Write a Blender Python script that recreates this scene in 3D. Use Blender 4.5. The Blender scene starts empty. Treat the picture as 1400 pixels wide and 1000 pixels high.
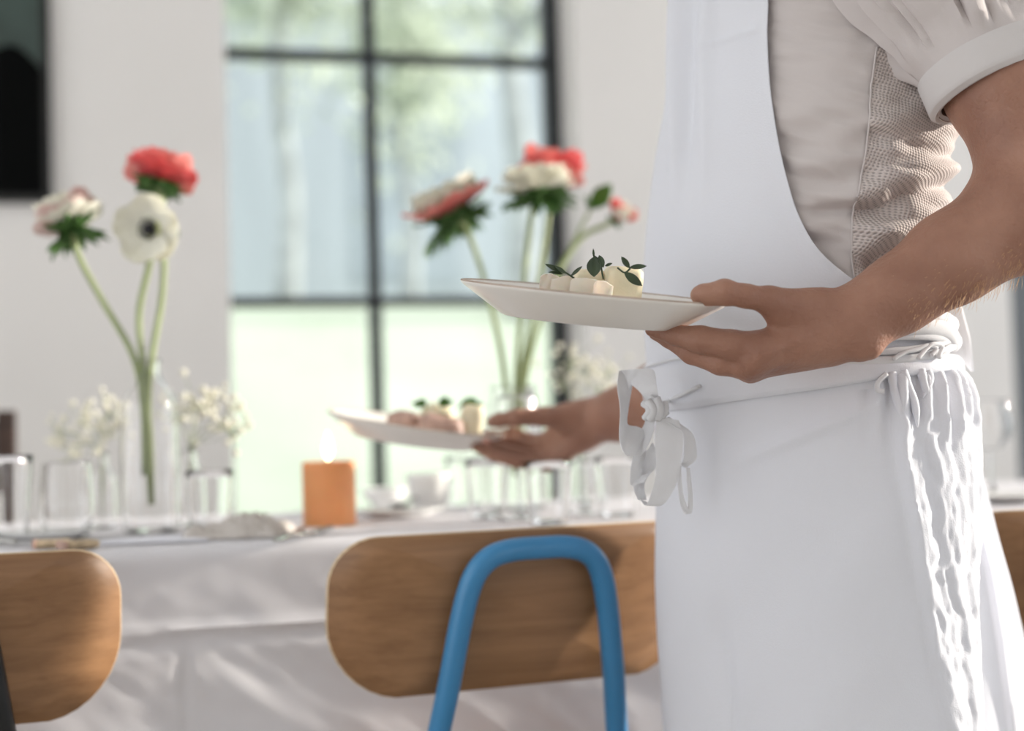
import bpy, bmesh, math, random
import numpy as np
from mathutils import Vector, Matrix, noise
random.seed(7)
PI = math.pi
C = bpy.context.scene.collection

# ------------------------------------------------------------------ camera
F_PX = 1944.0
CAM = Vector((0, 0, 0.89))
yaw, pitch, roll = math.radians(14), math.radians(2.65), 0.030
RH = Vector((math.cos(yaw), -math.sin(yaw), 0))          # camera right, level
FH = Vector((math.sin(yaw), math.cos(yaw), 0))           # camera forward, level
FW = Vector((math.sin(yaw)*math.cos(pitch), math.cos(yaw)*math.cos(pitch), math.sin(pitch)))
U0 = RH.cross(FW)
RR = RH*math.cos(roll) - U0*math.sin(roll)
UU = U0*math.cos(roll) + RH*math.sin(roll)
cd = bpy.data.cameras.new('camera'); cam = bpy.data.objects.new('camera', cd); C.objects.link(cam)
cam.matrix_world = Matrix(((RR.x, UU.x, -FW.x, CAM.x), (RR.y, UU.y, -FW.y, CAM.y), (RR.z, UU.z, -FW.z, CAM.z), (0, 0, 0, 1)))
cd.sensor_width = 36; cd.lens = F_PX/1400*36; cd.clip_start = 0.05; cd.clip_end = 200
cd.dof.use_dof = True; cd.dof.focus_distance = 1.39; cd.dof.aperture_fstop = 2.0
bpy.context.scene.camera = cam

def ray(px, py): return RR*((px-700)/F_PX) + UU*((500-py)/F_PX) + FW
def P(px, py, D): return CAM + ray(px, py)*D             # a point at depth D
def Pv(px, py, v):                                       # on the plane y = v
    r = ray(px, py); return CAM + r*((v-CAM.y)/r.y)
def Pz(px, py, z):                                       # on a level plane
    r = ray(px, py); return CAM + r*((z-CAM.z)/r.z)
def proj(p):
    d = Vector(p)-CAM; D = d.dot(FW); return 700+F_PX*d.dot(RR)/D, 500-F_PX*d.dot(UU)/D, D

# ------------------------------------------------------------------ light
sc = bpy.context.scene
sc.view_settings.view_transform = 'Standard'; sc.view_settings.look = 'None'
sc.view_settings.gamma = 1; sc.view_settings.use_curve_mapping = False
sc.view_settings.exposure = -0.05
w = bpy.data.worlds.new('world'); sc.world = w; w.use_nodes = True
bg = w.node_tree.nodes['Background']
bg.inputs['Color'].default_value = (0.93, 0.96, 1.0, 1); bg.inputs['Strength'].default_value = 2.3
sd = bpy.data.lights.new('sun', 'SUN'); sun = bpy.data.objects.new('sun', sd); C.objects.link(sun)
sd.energy = 7.0; sd.angle = math.radians(2.0); sd.color = (1, 0.93, 0.82)
sdir = (RH*0.95 + FH*0.21 + Vector((0, 0, 0.25))).normalized()
sun.rotation_euler = sdir.to_track_quat('Z', 'Y').to_euler(); sun.location = (6, 2, 4)

# ------------------------------------------------------------------ materials
def lin(c):
    if isinstance(c, str):
        c = [int(c[i:i+2], 16)/255 for i in (0, 2, 4)]
    return tuple(x/12.92 if x <= .04045 else ((x+.055)/1.055)**2.4 for x in c)+(1,)
def mat(name, col, rough=.5, metal=0, var=0.0, vscale=8, bump=0.0, bscale=60, sss=0, trans=0, spec=.5, stretch=None, col2=None):
    m = bpy.data.materials.new(name); m.use_nodes = True
    nt = m.node_tree; b = nt.nodes['Principled BSDF']
    c = lin(col); b.inputs['Base Color'].default_value = c
    b.inputs['Roughness'].default_value = rough; b.inputs['Metallic'].default_value = metal
    b.inputs['Specular IOR Level'].default_value = spec
    tc = nt.nodes.new('ShaderNodeTexCoord'); src = tc.outputs['Object']
    if stretch:
        mp = nt.nodes.new('ShaderNodeMapping'); mp.inputs['Scale'].default_value = stretch
        nt.links.new(src, mp.inputs['Vector']); src = mp.outputs['Vector']
    if var > 0 or col2:
        n = nt.nodes.new('ShaderNodeTexNoise'); n.inputs['Scale'].default_value = vscale; n.inputs['Detail'].default_value = 5
        nt.links.new(src, n.inputs['Vector'])
        r = nt.nodes.new('ShaderNodeValToRGB')
        lo = lin(col2) if col2 else tuple(x*(1-var) for x in c[:3])+(1,)
        r.color_ramp.elements[0].position = .35; r.color_ramp.elements[0].color = lo
        r.color_ramp.elements[1].position = .65; r.color_ramp.elements[1].color = c
        nt.links.new(n.outputs['Fac'], r.inputs['Fac']); nt.links.new(r.outputs['Color'], b.inputs['Base Color'])
    if bump > 0:
        n2 = nt.nodes.new('ShaderNodeTexNoise'); n2.inputs['Scale'].default_value = bscale; n2.inputs['Detail'].default_value = 4
        nt.links.new(src, n2.inputs['Vector'])
        bp = nt.nodes.new('ShaderNodeBump'); bp.inputs['Strength'].default_value = bump; bp.inputs['Distance'].default_value = .004
        nt.links.new(n2.outputs['Fac'], bp.inputs['Height']); nt.links.new(bp.outputs['Normal'], b.inputs['Normal'])
    if sss:
        b.inputs['Subsurface Weight'].default_value = sss; b.inputs['Subsurface Radius'].default_value = (1, .35, .2); b.inputs['Subsurface Scale'].default_value = .008
    if trans:                                            # thin cloth or petal: light shows through
        out = nt.nodes['Material Output']; t = nt.nodes.new('ShaderNodeBsdfTranslucent'); t.inputs['Color'].default_value = c
        mx = nt.nodes.new('ShaderNodeMixShader'); mx.inputs[0].default_value = trans
        nt.links.new(b.outputs[0], mx.inputs[1]); nt.links.new(t.outputs[0], mx.inputs[2]); nt.links.new(mx.outputs[0], out.inputs['Surface'])
    return m
def weave_mat(name, col, scale, strength, trans=0, holes=0):
    """woven cloth: two crossed wave textures as relief; holes darkens the mesh openings"""
    m = mat(name, col, .85, bump=0, trans=trans, spec=.15)
    nt = m.node_tree; b = nt.nodes['Principled BSDF']; tc = nt.nodes.new('ShaderNodeTexCoord')
    v = nt.nodes.new('ShaderNodeTexVoronoi') if holes else nt.nodes.new('ShaderNodeTexNoise')
    v.inputs['Scale'].default_value = scale
    mp = nt.nodes.new('ShaderNodeMapping'); nt.links.new(tc.outputs['Object'], mp.inputs['Vector']); nt.links.new(mp.outputs['Vector'], v.inputs['Vector'])
    h = v.outputs['Distance'] if holes else v.outputs['Fac']
    if not holes: v.inputs['Detail'].default_value = 6
    else: mp.inputs['Scale'].default_value = (1, 1, 1.5); v.inputs['Randomness'].default_value = .35
    bp = nt.nodes.new('ShaderNodeBump'); bp.inputs['Strength'].default_value = strength; bp.inputs['Distance'].default_value = .002
    nt.links.new(h, bp.inputs['Height']); nt.links.new(bp.outputs['Normal'], b.inputs['Normal'])
    if holes:
        r = nt.nodes.new('ShaderNodeValToRGB'); c = lin(col)
        r.color_ramp.elements[0].position = .10; r.color_ramp.elements[0].color = tuple(x*.42 for x in c[:3])+(1,)
        r.color_ramp.elements[1].position = .42; r.color_ramp.elements[1].color = c
        nt.links.new(h, r.inputs['Fac']); nt.links.new(r.outputs['Color'], b.inputs['Base Color'])
    return m
def wood_mat(name, c1, c2, stretch=(3, 60, 60), rough=.45):
    m = mat(name, c1, rough, bump=.08, bscale=10, stretch=stretch)
    nt = m.node_tree; b = nt.nodes['Principled BSDF']
    mp = [n for n in nt.nodes if n.type == 'MAPPING'][0]
    n = nt.nodes.new('ShaderNodeTexNoise'); n.inputs['Scale'].default_value = 1.6; n.inputs['Detail'].default_value = 8; n.inputs['Roughness'].default_value = .65; n.inputs['Distortion'].default_value = .4
    nt.links.new(mp.outputs['Vector'], n.inputs['Vector'])
    r = nt.nodes.new('ShaderNodeValToRGB'); r.color_ramp.elements[0].position = .3; r.color_ramp.elements[0].color = lin(c2)
    r.color_ramp.elements[1].position = .68; r.color_ramp.elements[1].color = lin(c1)
    nt.links.new(n.outputs['Fac'], r.inputs['Fac']); nt.links.new(r.outputs['Color'], b.inputs['Base Color'])
    return m
def glass_mat(name, col=(1, 1, 1), pane=False):
    m = bpy.data.materials.new(name); m.use_nodes = True; nt = m.node_tree
    out = nt.nodes['Material Output']; nt.nodes.remove(nt.nodes['Principled BSDF'])
    if pane:
        t = nt.nodes.new('ShaderNodeBsdfTransparent'); g = nt.nodes.new('ShaderNodeBsdfGlossy'); g.inputs['Roughness'].default_value = .02
        fr = nt.nodes.new('ShaderNodeFresnel'); fr.inputs['IOR'].default_value = 1.3; mx = nt.nodes.new('ShaderNodeMixShader')
        t.inputs['Color'].default_value = (.98, .985, .985, 1)
        nt.links.new(fr.outputs[0], mx.inputs[0]); nt.links.new(t.outputs[0], mx.inputs[1]); nt.links.new(g.outputs[0], mx.inputs[2])
        nt.links.new(mx.outputs[0], out.inputs['Surface'])
    else:
        g = nt.nodes.new('ShaderNodeBsdfGlass'); g.inputs['IOR'].default_value = 1.45; g.inputs['Roughness'].default_value = .03; g.inputs['Color'].default_value = (*col, 1)
        nt.links.new(g.outputs[0], out.inputs['Surface'])
    return m
def emit_mat(name, col, s):
    m = bpy.data.materials.new(name); m.use_nodes = True; nt = m.node_tree
    e = nt.nodes.new('ShaderNodeEmission'); e.inputs['Color'].default_value = lin(col); e.inputs['Strength'].default_value = s
    nt.links.new(e.outputs[0], nt.nodes['Material Output'].inputs['Surface']); return m

M = dict(
    plaster=mat('white_plaster', 'e9e6e3', .9, var=.04, vscale=2, bump=.15, bscale=40, spec=.1),
    ceil=mat('ceiling_paint', 'f2f1ee', .9, spec=.1),
    floor=wood_mat('floor_boards', 'a5a19c', '8d8985', (1, 14, 14), .5),
    iron=mat('black_window_iron', '20262a', .5, var=.2),
    pane=glass_mat('window_glass', pane=True),
    grass=mat('lawn_grass', 'b4beab', .95, var=.10, vscale=1.2, bump=.5, bscale=30, spec=.05),
    barn=mat('pale_render', 'bcc4c9', .9, var=.25, vscale=.6, stretch=(2, 2, .2)),
    barn_dark=mat('grey_shutter', 'a3adb3', .8, var=.2, vscale=2),
    bark=mat('grey_bark', 'aab0b0', .95, var=.4, vscale=6, bump=.6, bscale=20),
    foliage=mat('pale_foliage', 'ccd5c4', .9, var=.4, vscale=3, trans=.3),
    picture=mat('black_picture', '030404', .8, spec=.08),
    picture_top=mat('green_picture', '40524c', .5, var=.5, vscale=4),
    picframe=mat('picture_frame', '0a0b0b', .4),
    oak=wood_mat('oak_veneer', '9c7450', '7e5a3b', (2.2, 30, 42)),
    ply=mat('ply_edge', 'dcc3a0', .6, var=.3, vscale=20, stretch=(1, 1, 40)),
    blue=mat('blue_steel', '3b83b4', .32, var=.04, spec=.5),
    black=mat('black_steel', '101214', .35),
    cloth=weave_mat('white_table_linen', 'e4e2e6', 900, .25, .06),
    apron=weave_mat('white_apron_linen', 'f0f1f7', 700, .30, .22),
    tie=weave_mat('white_cotton_tape', 'f0f0f2', 900, .25, .3),
    shirt=weave_mat('white_shirt_cotton', 'cdc5c3', 900, .15, .06),
    cuff=weave_mat('cuff_cotton', 'd0cbca', 900, .15, .06),
    mesh=weave_mat('mesh_knit', 'd0c6c3', 420, .8, .10, holes=1),
    skin=mat('skin', 'a47b68', .48, col2='8e6655', vscale=16, bump=.4, bscale=210, sss=.12, spec=.35),
    nail=mat('nail', 'd8a593', .3), hair=mat('brown_hair', '4a3423', .6, var=.3, vscale=60),
    armhair=mat('arm_hair', 'cfa374', .5),
    navy=mat('dark_trousers', '2b2e36', .9, var=.2, vscale=40), shoe=mat('black_leather', '141414', .4),
    china=mat('white_glazed_stoneware', 'e9e5df', .28, var=.05, vscale=14, spec=.5),
    rim=mat('bare_clay_rim', 'b9a494', .6, var=.3, vscale=30),
    cream=mat('creamy_cheese', 'efe3c4', .5, var=.1, vscale=40, bump=.3, bscale=120, sss=.2),
    petalfood=mat('pink_radish_shaving', 'f6eee4', .4, var=.10, vscale=60, sss=.3, trans=.4),
    ham=mat('brown_pink_slice', 'c9a596', .5, var=.3, vscale=50),
    herb=mat('dark_green_leaf', '34452a', .45, var=.35, vscale=90),
    herb2=mat('fresh_green_leaf', '5c8a3a', .5, var=.3, vscale=90, trans=.3),
    stem=mat('green_stem', 'a9b682', .5, var=.2, vscale=30, trans=.15),
    leafg=mat('anemone_leaf', '5c8444', .6, var=.35, vscale=50, trans=.25),
    white_petal=mat('white_petal', 'f6f4e8', .6, var=.05, vscale=40, trans=.35),
    blush_petal=mat('blush_petal', 'f0e2dc', .6, col2='d9a9a2', vscale=30, trans=.35),
    red_petal=mat('coral_red_petal', 'ee7a78', .55, col2='dd565c', vscale=30, trans=.4),
    pink_petal=mat('salmon_petal', 'f5aea6', .55, col2='f09088', vscale=30, trans=.4),
    dark_eye=mat('dark_stamens', '0c0a12', .6), eye_ring=mat('lime_ring', 'd8dda0', .6),
    glass=glass_mat('clear_glass'), gyp=mat('gypsophila_white', 'f6f3e6', .7, trans=.3),
    twig=mat('gypsophila_twig', '9aa582', .7),
    wax=mat('orange_wax', 'f0a56c', .5, var=.06, vscale=30, sss=.35, spec=.4), wick=mat('wick', '241c16', .9),
    flame=emit_mat('flame', 'ffe9b8', 9),
    napkin=weave_mat('grey_napkin_linen', 'cfc8c2', 500, .35, .08),
    paper=mat('white_napkin', 'e6e6ee', .8),
    steel=mat('cutlery_steel', 'a9a7a2', .22, metal=1), bread=mat('toast', 'cdb89a', .8, var=.4, vscale=60, bump=.6, bscale=90),
    darkwood=wood_mat('dark_walnut', '4a342a', '2f211b', (6, 6, 60)),
    doorgrey=mat('grey_door', '6f7478', .6, var=.1), porcelain=mat('white_porcelain', 'f0f0ee', .25),
)

# ------------------------------------------------------------------ helpers
def tag(o, label=None, cat=None, group=None, kind=None):
    for k, v in (('label', label), ('category', cat), ('group', group), ('kind', kind)):
        if v: o[k] = v
    return o
def thing(name, label, cat, loc=(0, 0, 0), rot=(0, 0, 0), group=None, matrix=None):
    o = bpy.data.objects.new(name, None); C.objects.link(o); o.empty_display_size = .05
    if matrix is not None: o.matrix_world = matrix
    else: o.location = loc; o.rotation_euler = rot
    return tag(o, label, cat, group)
def obj(name, verts, faces, m, parent=None, smooth=True, world=False, label=None, kind=None):
    """one mesh object; world=True: vertices are world points although the parent sits elsewhere"""
    me = bpy.data.meshes.new(name); me.from_pydata([tuple(v) for v in verts], [], faces)
    for mm in (m if isinstance(m, (list, tuple)) else [m]): me.materials.append(mm)
    if smooth: me.polygons.foreach_set('use_smooth', [True]*len(me.polygons))
    if len(faces) < 20000:
        bm = bmesh.new(); bm.from_mesh(me); bmesh.ops.recalc_face_normals(bm, faces=bm.faces); bm.to_mesh(me); bm.free()
    me.update(); o = bpy.data.objects.new(name, me); C.objects.link(o)
    if parent:
        o.parent = parent
        if world:
            bpy.context.view_layer.update(); o.matrix_parent_inverse = parent.matrix_world.inverted()
    if label: o['label'] = label
    if kind: o['kind'] = kind
    return o
def copy_tree(o, parent=None):
    c = o.copy(); C.objects.link(c)
    if parent: c.parent = parent
    for ch in list(o.children): copy_tree(ch, c)
    return c
def add(vf, *more):
    V = list(vf[0]); Fc = list(vf[1])
    for v, f in more:
        n = len(V); V += list(v); Fc += [tuple(i+n for i in q) for q in f]
    return V, Fc
def box(x0, x1, y0, y1, z0, z1):
    v = [(x, y, z) for x in (x0, x1) for y in (y0, y1) for z in (z0, z1)]
    return v, [(0, 1, 3, 2), (4, 6, 7, 5), (0, 4, 5, 1), (2, 3, 7, 6), (0, 2, 6, 4), (1, 5, 7, 3)]
def bevel(o, wd=.004, seg=2):
    md = o.modifiers.new('bevel', 'BEVEL'); md.width = wd; md.segments = seg; md.limit_method = 'ANGLE'; return o
def solid(o, t, off=0):
    md = o.modifiers.new('thick', 'SOLIDIFY'); md.thickness = t; md.offset = off
    es = o.modifiers.new('crisp', 'EDGE_SPLIT'); es.split_angle = math.radians(55); return o
def subsurf(o, n=1):
    md = o.modifiers.new('sub', 'SUBSURF'); md.levels = n; md.render_levels = n; return o
def lathe(prof, n=32, cap=False):
    V = []; Fc = []
    for r, z in prof:
        for k in range(n): V.append((r*math.cos(2*PI*k/n), r*math.sin(2*PI*k/n), z))
    for i in range(len(prof)-1):
        for k in range(n): Fc.append((i*n+k, i*n+(k+1) % n, (i+1)*n+(k+1) % n, (i+1)*n+k))
    if cap: Fc += [tuple(reversed(range(n))), tuple((len(prof)-1)*n+k for k in range(n))]
    return V, Fc
def spline(pts, n=8):
    """Catmull-Rom through points (any dimension)"""
    p = [np.array(q, float) for q in pts]; p = [2*p[0]-p[1]]+p+[2*p[-1]-p[-2]]; out = []
    for i in range(1, len(p)-2):
        for k in range(n):
            t = k/n; a, b, c, d = p[i-1:i+3]
            out.append(.5*((2*b)+(c-a)*t+(2*a-5*b+4*c-d)*t*t+(3*b-a-3*c+d)*t**3))
    out.append(p[-2]); return out
def tube(path, rad, n=10, cap=True, flat=1.0, updir=None):
    pts = [Vector(p) for p in path]; R = rad if isinstance(rad, (list, tuple)) else [rad]*len(pts)
    V = []; Fc = []; up = Vector(updir) if updir else None
    for i, p in enumerate(pts):
        t = (pts[min(i+1, len(pts)-1)]-pts[max(i-1, 0)]).normalized()
        if up is None: up = Vector((0, 0, 1)) if abs(t.z) < .9 else Vector((1, 0, 0))
        u = (up-t*up.dot(t)).normalized(); s = t.cross(u); up = u
        for k in range(n):
            a = 2*PI*k/n; V.append(p+u*(R[i]*math.cos(a))+s*(R[i]*flat*math.sin(a)))
    for i in range(len(pts)-1):
        for k in range(n): Fc.append((i*n+k, i*n+(k+1) % n, (i+1)*n+(k+1) % n, (i+1)*n+k))
    if cap: Fc += [tuple(reversed(range(n))), tuple((len(pts)-1)*n+k for k in range(n))]
    return V, Fc
def grid(fn, nu, nv, closed=False):
    V = [fn(i/(nu-1 if not closed else nu), j/(nv-1)) for j in range(nv) for i in range(nu)]
    Fc = [(j*nu+i, j*nu+(i+1) % nu, (j+1)*nu+(i+1) % nu, (j+1)*nu+i) for j in range(nv-1) for i in range(nu if closed else nu-1)]
    return V, Fc
def ellipsoid(c, r, nu=16, nv=10, rot=None):
    V = []; Fc = []
    for j in range(nv+1):
        for i in range(nu):
            t = PI*j/nv; a = 2*PI*i/nu; q = Vector((r[0]*math.sin(t)*math.cos(a), r[1]*math.sin(t)*math.sin(a), r[2]*math.cos(t)))
            if rot: q = rot @ q
            V.append(Vector(c)+q)
    for j in range(nv):
        for i in range(nu): Fc.append((j*nu+i, (j+1)*nu+i, (j+1)*nu+(i+1) % nu, j*nu+(i+1) % nu))
    return V, Fc
def interp(tab, x):
    xs = [t[0] for t in tab]; ys = [t[1] for t in tab]; return float(np.interp(x, xs, ys))
def pchip(tab, x):                                       # smooth interpolation of a table
    xs = [t[0] for t in tab]; ys = [t[1] for t in tab]
    if x <= xs[0]: return ys[0]
    if x >= xs[-1]: return ys[-1]
    i = max(k for k in range(len(xs)) if xs[k] <= x); i = min(i, len(xs)-2)
    h = xs[i+1]-xs[i]; t = (x-xs[i])/h
    m = lambda k: (ys[min(k+1, len(ys)-1)]-ys[max(k-1, 0)])/(xs[min(k+1, len(xs)-1)]-xs[max(k-1, 0)])
    return (2*t**3-3*t*t+1)*ys[i]+(t**3-2*t*t+t)*h*m(i)+(-2*t**3+3*t*t)*ys[i+1]+(t**3-t*t)*h*m(i+1)
def sstep(a, b, x):
    t = min(1, max(0, (x-a)/(b-a))); return t*t*(3-2*t)
def nz(x, y, z=0): return noise.noise(Vector((x, y, z)))

# distance-field modelling, for the body
def capsule(a, b, ra, rb):
    a = np.array(a, np.float32); b = np.array(b, np.float32); ab = b-a; L = float(ab @ ab)+1e-12
    def f(p):
        t = np.clip(((p-a) @ ab)/L, 0, 1); return np.linalg.norm(p-a-t[:, None]*ab, axis=1)-(ra+(rb-ra)*t)
    return f
def smin(fs, k):
    def f(p):
        d = fs[0](p)
        for g in fs[1:]:
            e = g(p); h = np.maximum(k-np.abs(d-e), 0)/k; d = np.minimum(d, e)-h*h*k*.25
        return d
    return f
def chain(pts, k=.006): return smin([capsule(pts[i][0], pts[i+1][0], pts[i][1], pts[i+1][1]) for i in range(len(pts)-1)], k)
def surface_nets(f, bmin, bmax, h, blk=6):
    bmin = np.array(bmin, np.float32); n = np.ceil((np.array(bmax)-bmin)/h/blk).astype(int)
    cx = [bmin[a]+(np.arange(n[a])+.5)*blk*h for a in range(3)]
    g = np.stack(np.meshgrid(*cx, indexing='ij'), -1).reshape(-1, 3).astype(np.float32)
    cv = f(g).reshape(n); act = np.abs(cv) < blk*h*1.3
    v = np.repeat(np.repeat(np.repeat(cv, blk, 0), blk, 1), blk, 2).astype(np.float32)
    am = np.repeat(np.repeat(np.repeat(act, blk, 0), blk, 1), blk, 2)
    ii = np.argwhere(am); out = np.empty(len(ii), np.float32)
    for s in range(0, len(ii), 400000):
        out[s:s+400000] = f((bmin+(ii[s:s+400000]+.5)*h).astype(np.float32))
    v[am] = out
    s = v < 0; N = np.array(v.shape)-1
    cnt = np.zeros(N, np.int8)
    for dx in (0, 1):
        for dy in (0, 1):
            for dz in (0, 1): cnt += s[dx:N[0]+dx, dy:N[1]+dy, dz:N[2]+dz]
    cells = np.argwhere((cnt > 0) & (cnt < 8)); idx = -np.ones(N, np.int64); idx[tuple(cells.T)] = np.arange(len(cells))
    acc = np.zeros((len(cells), 3)); num = np.zeros(len(cells))
    cor = [(0, 0, 0), (1, 0, 0), (0, 1, 0), (1, 1, 0), (0, 0, 1), (1, 0, 1), (0, 1, 1), (1, 1, 1)]
    for a, b in ((0, 1), (2, 3), (4, 5), (6, 7), (0, 2), (1, 3), (4, 6), (5, 7), (0, 4), (1, 5), (2, 6), (3, 7)):
        A = np.array(cor[a]); B = np.array(cor[b]); va = v[tuple((cells+A).T)]; vb = v[tuple((cells+B).T)]
        k = (va < 0) != (vb < 0); t = np.where(k, va/np.where(k, va-vb, 1), 0)
        acc += np.where(k[:, None], A+t[:, None]*(B-A), 0); num += k
    V = bmin+(cells+acc/num[:, None]+.5)*h
    Q = []
    for ax in range(3):
        o1, o2 = (ax+1) % 3, (ax+2) % 3
        sl0 = [slice(None)]*3; sl1 = [slice(None)]*3; sl0[ax] = slice(0, -1); sl1[ax] = slice(1, None)
        e = np.argwhere(s[tuple(sl0)] != s[tuple(sl1)])
        e = e[(e[:, o1] > 0) & (e[:, o2] > 0) & (e[:, o1] < N[o1]) & (e[:, o2] < N[o2])]
        d1 = np.zeros(3, int); d1[o1] = 1; d2 = np.zeros(3, int); d2[o2] = 1
        q = np.stack([idx[tuple((e-d1-d2).T)], idx[tuple((e-d2).T)], idx[tuple(e.T)], idx[tuple((e-d1).T)]], 1)
        fl = ~s[tuple(e.T)]; q[fl] = q[fl][:, ::-1]; Q.append(q)
    Q = np.concatenate(Q); Q = Q[(Q >= 0).all(1)]
    # two rounds of smoothing
    for _ in range(2):
        A = np.zeros_like(V); n_ = np.zeros(len(V))
        for a in range(4):
            np.add.at(A, Q[:, a], V[Q[:, (a+1) % 4]]); np.add.at(n_, Q[:, a], 1)
        V = .5*V+.5*A/np.maximum(n_, 1)[:, None]
    return V.tolist(), [tuple(q) for q in Q.tolist()]

# ------------------------------------------------------------------ the room
WY, WT, FY = 3.9, .26, 4.1                               # wall face, thickness, window plane
xl = Pv(315, 400, WY).x; xr = Pv(797, 400, WY).x; xm = Pv(512, 400, FY).x
post_r = Pv(762, 400, FY).x; post_l = xm-(post_r-xm)
zt1 = Pv(508, 80, FY).z; zt2 = Pv(508, 413, FY).z; pitch_z = zt1-zt2; top = zt1+pitch_z*1.02
CEIL = max(3.0, top+.35); UL, UR = -2.6, 3.75
floor = obj('floor', *box(UL, UR+.2, -2.0, WY+WT, -.08, 0), M['floor'], smooth=False); tag(floor, kind='structure')
ceil = obj('ceiling', *box(UL, UR, -1.8, WY+WT, CEIL, CEIL+.12), M['ceil'], smooth=False); tag(ceil, kind='structure')  # unseen ceiling, put in to cut the light from above
wl = obj('wall_left', *add(box(UL-.2, UL, -1.8, WY+WT, 0, .35), box(UL-.2, UL, -1.8, WY+WT, CEIL-.2, CEIL), box(UL-.2, UL, -1.8, -1.4, .35, CEIL-.2), box(UL-.2, UL, .55, .75, .35, CEIL-.2), box(UL-.2, UL, 2.9, WY+WT, .35, CEIL-.2)), M['plaster'], smooth=False); tag(wl, kind='structure')
dx0 = Pv(1384, 450, WY).x; dx1 = dx0+.95
wb = obj('wall_back', *add(box(UL, xl, WY, WY+WT, 0, CEIL), box(xr, dx0, WY, WY+WT, 0, CEIL), box(dx1, UR, WY, WY+WT, 0, CEIL), box(dx0, dx1, WY, WY+WT, 2.1, CEIL),
         box(xl, xr, WY, WY+WT, top, CEIL), box(xl, xr, WY, WY+WT, 0, .06)), M['plaster'], smooth=False); tag(wb, kind='structure')
wf = obj('wall_front', *add(box(UL-.2, UR+.2, -2.0, -1.8, 0, .35), box(UL-.2, UR+.2, -2.0, -1.8, 2.75, CEIL+.12), box(UL-.2, 1.4, -2.0, -1.8, .35, 2.75), box(2.3, UR+.2, -2.0, -1.8, .35, 2.75)), M['plaster'], smooth=False); tag(wf, kind='structure')  # unseen wall added behind the camera, nearly closed to dim the front light
wr = obj('wall_right', *add(box(UR, UR+.2, -1.8, WY+WT, 0, .3), box(UR, UR+.2, -1.8, WY+WT, CEIL-.15, CEIL+.12), box(UR, UR+.2, -1.8, -1.5, .3, CEIL-.15), box(UR, UR+.2, .55, .75, .3, CEIL-.15), box(UR, UR+.2, 3.3, WY+WT, .3, CEIL-.15)), M['plaster'], smooth=False); tag(wr, kind='structure')
dr = obj('door_1', *box(dx0+.04, dx1-.04, WY+.1, WY+.15, 0, 2.06), M['doorgrey'], smooth=False); tag(dr, kind='structure')
obj('door_panel', *box(dx0+.16, dx1-.16, WY+.085, WY+.105, .3, 1.0), M['doorgrey'], dr, False)
obj('door_panel', *box(dx0+.16, dx1-.16, WY+.085, WY+.105, 1.15, 1.92), M['doorgrey'], dr, False)
bb = obj('baseboard_back', *add(box(UL, xl, WY-.015, WY, 0, .1), box(xr, dx0, WY-.015, WY, 0, .1)), M['ceil'], smooth=False); tag(bb, kind='structure')
win = bpy.data.objects.new('window_1', None); C.objects.link(win); win.location = (xm, FY, .06); tag(win, kind='structure')
def wpart(name, b, m, **k): return obj(name, *b, m, win, False, world=True, **k)
zb = .06; hw = .017
bevel(wpart('window_post', box(post_l-.025, post_l+.025, FY-.03, FY+.03, zb, top), M['iron']), .003)
bevel(wpart('window_post', box(post_r-.024, post_r+.024, FY-.04, FY+.03, zb, top), M['iron']), .003)
bevel(wpart('mullion', box(xm-hw, xm+hw, FY-.025, FY+.025, zb, top), M['iron']), .003)
rows = [top-.02, zt1, zt2, zt2-pitch_z, zb+.02]
for z in rows: bevel(wpart('transom', box(post_l+.025, post_r-.024, FY-.022, FY+.022, z-.014, z+.014), M['iron']), .003)
for a, b in ((post_l+.025, xm-hw), (xm+hw, post_r-.024)):
    for k in range(4): wpart('pane', box(a, b, FY-.003, FY+.003, rows[k+1]+.014, rows[k]-.014), M['pane'])

# outside: rising lawn, pale building, trees
zh = 0.0
def lawn_fn(u, v):
    y = WY+WT+.02+v*13; x = -12+u*30
    zt = Pv(512, 417, WY+WT+9).z
    z = -.05+(zt+.05)*sstep(0, 9, v*13)+.05*nz(x*.6, y*.6)*sstep(.3, 2, v*13)
    return (x, y, z)
lawn = obj('lawn', *grid(lawn_fn, 60, 30), M['grass']); tag(lawn, kind='structure')
BY = 17.0; zg = lawn_fn(.5, 1)[2]
bl = thing('outbuilding', 'long pale grey building out of focus beyond the lawn, behind the black window', 'building', (1.5, BY, zg-.1))
obj('wall', *box(-9, 9, 0, 4, 0, 4.2), M['barn'], bl, False)
obj('roof', [(-9.3, -.3, 4.1), (9.3, -.3, 4.1), (9.3, 4.3, 4.1), (-9.3, 4.3, 4.1), (-9.3, 2, 5.6), (9.3, 2, 5.6)], [(0, 1, 5, 4), (2, 3, 4, 5), (1, 2, 5), (3, 0, 4), (3, 2, 1, 0)], M['barn_dark'], bl, False)
for x, wd in ((-3.9, 1.0), (-1.75, 1.2), (1.45, 1.3), (4.8, 1.2)):
    d = obj('barn_window', *box(x-wd/2, x+wd/2, -.06, .02, .7, 2.7), M['barn_dark'], bl, False)
    obj('frame_bar', *box(x-.05, x+.05, -.09, -.05, .7, 2.7), M['barn'], d, False)
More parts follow.
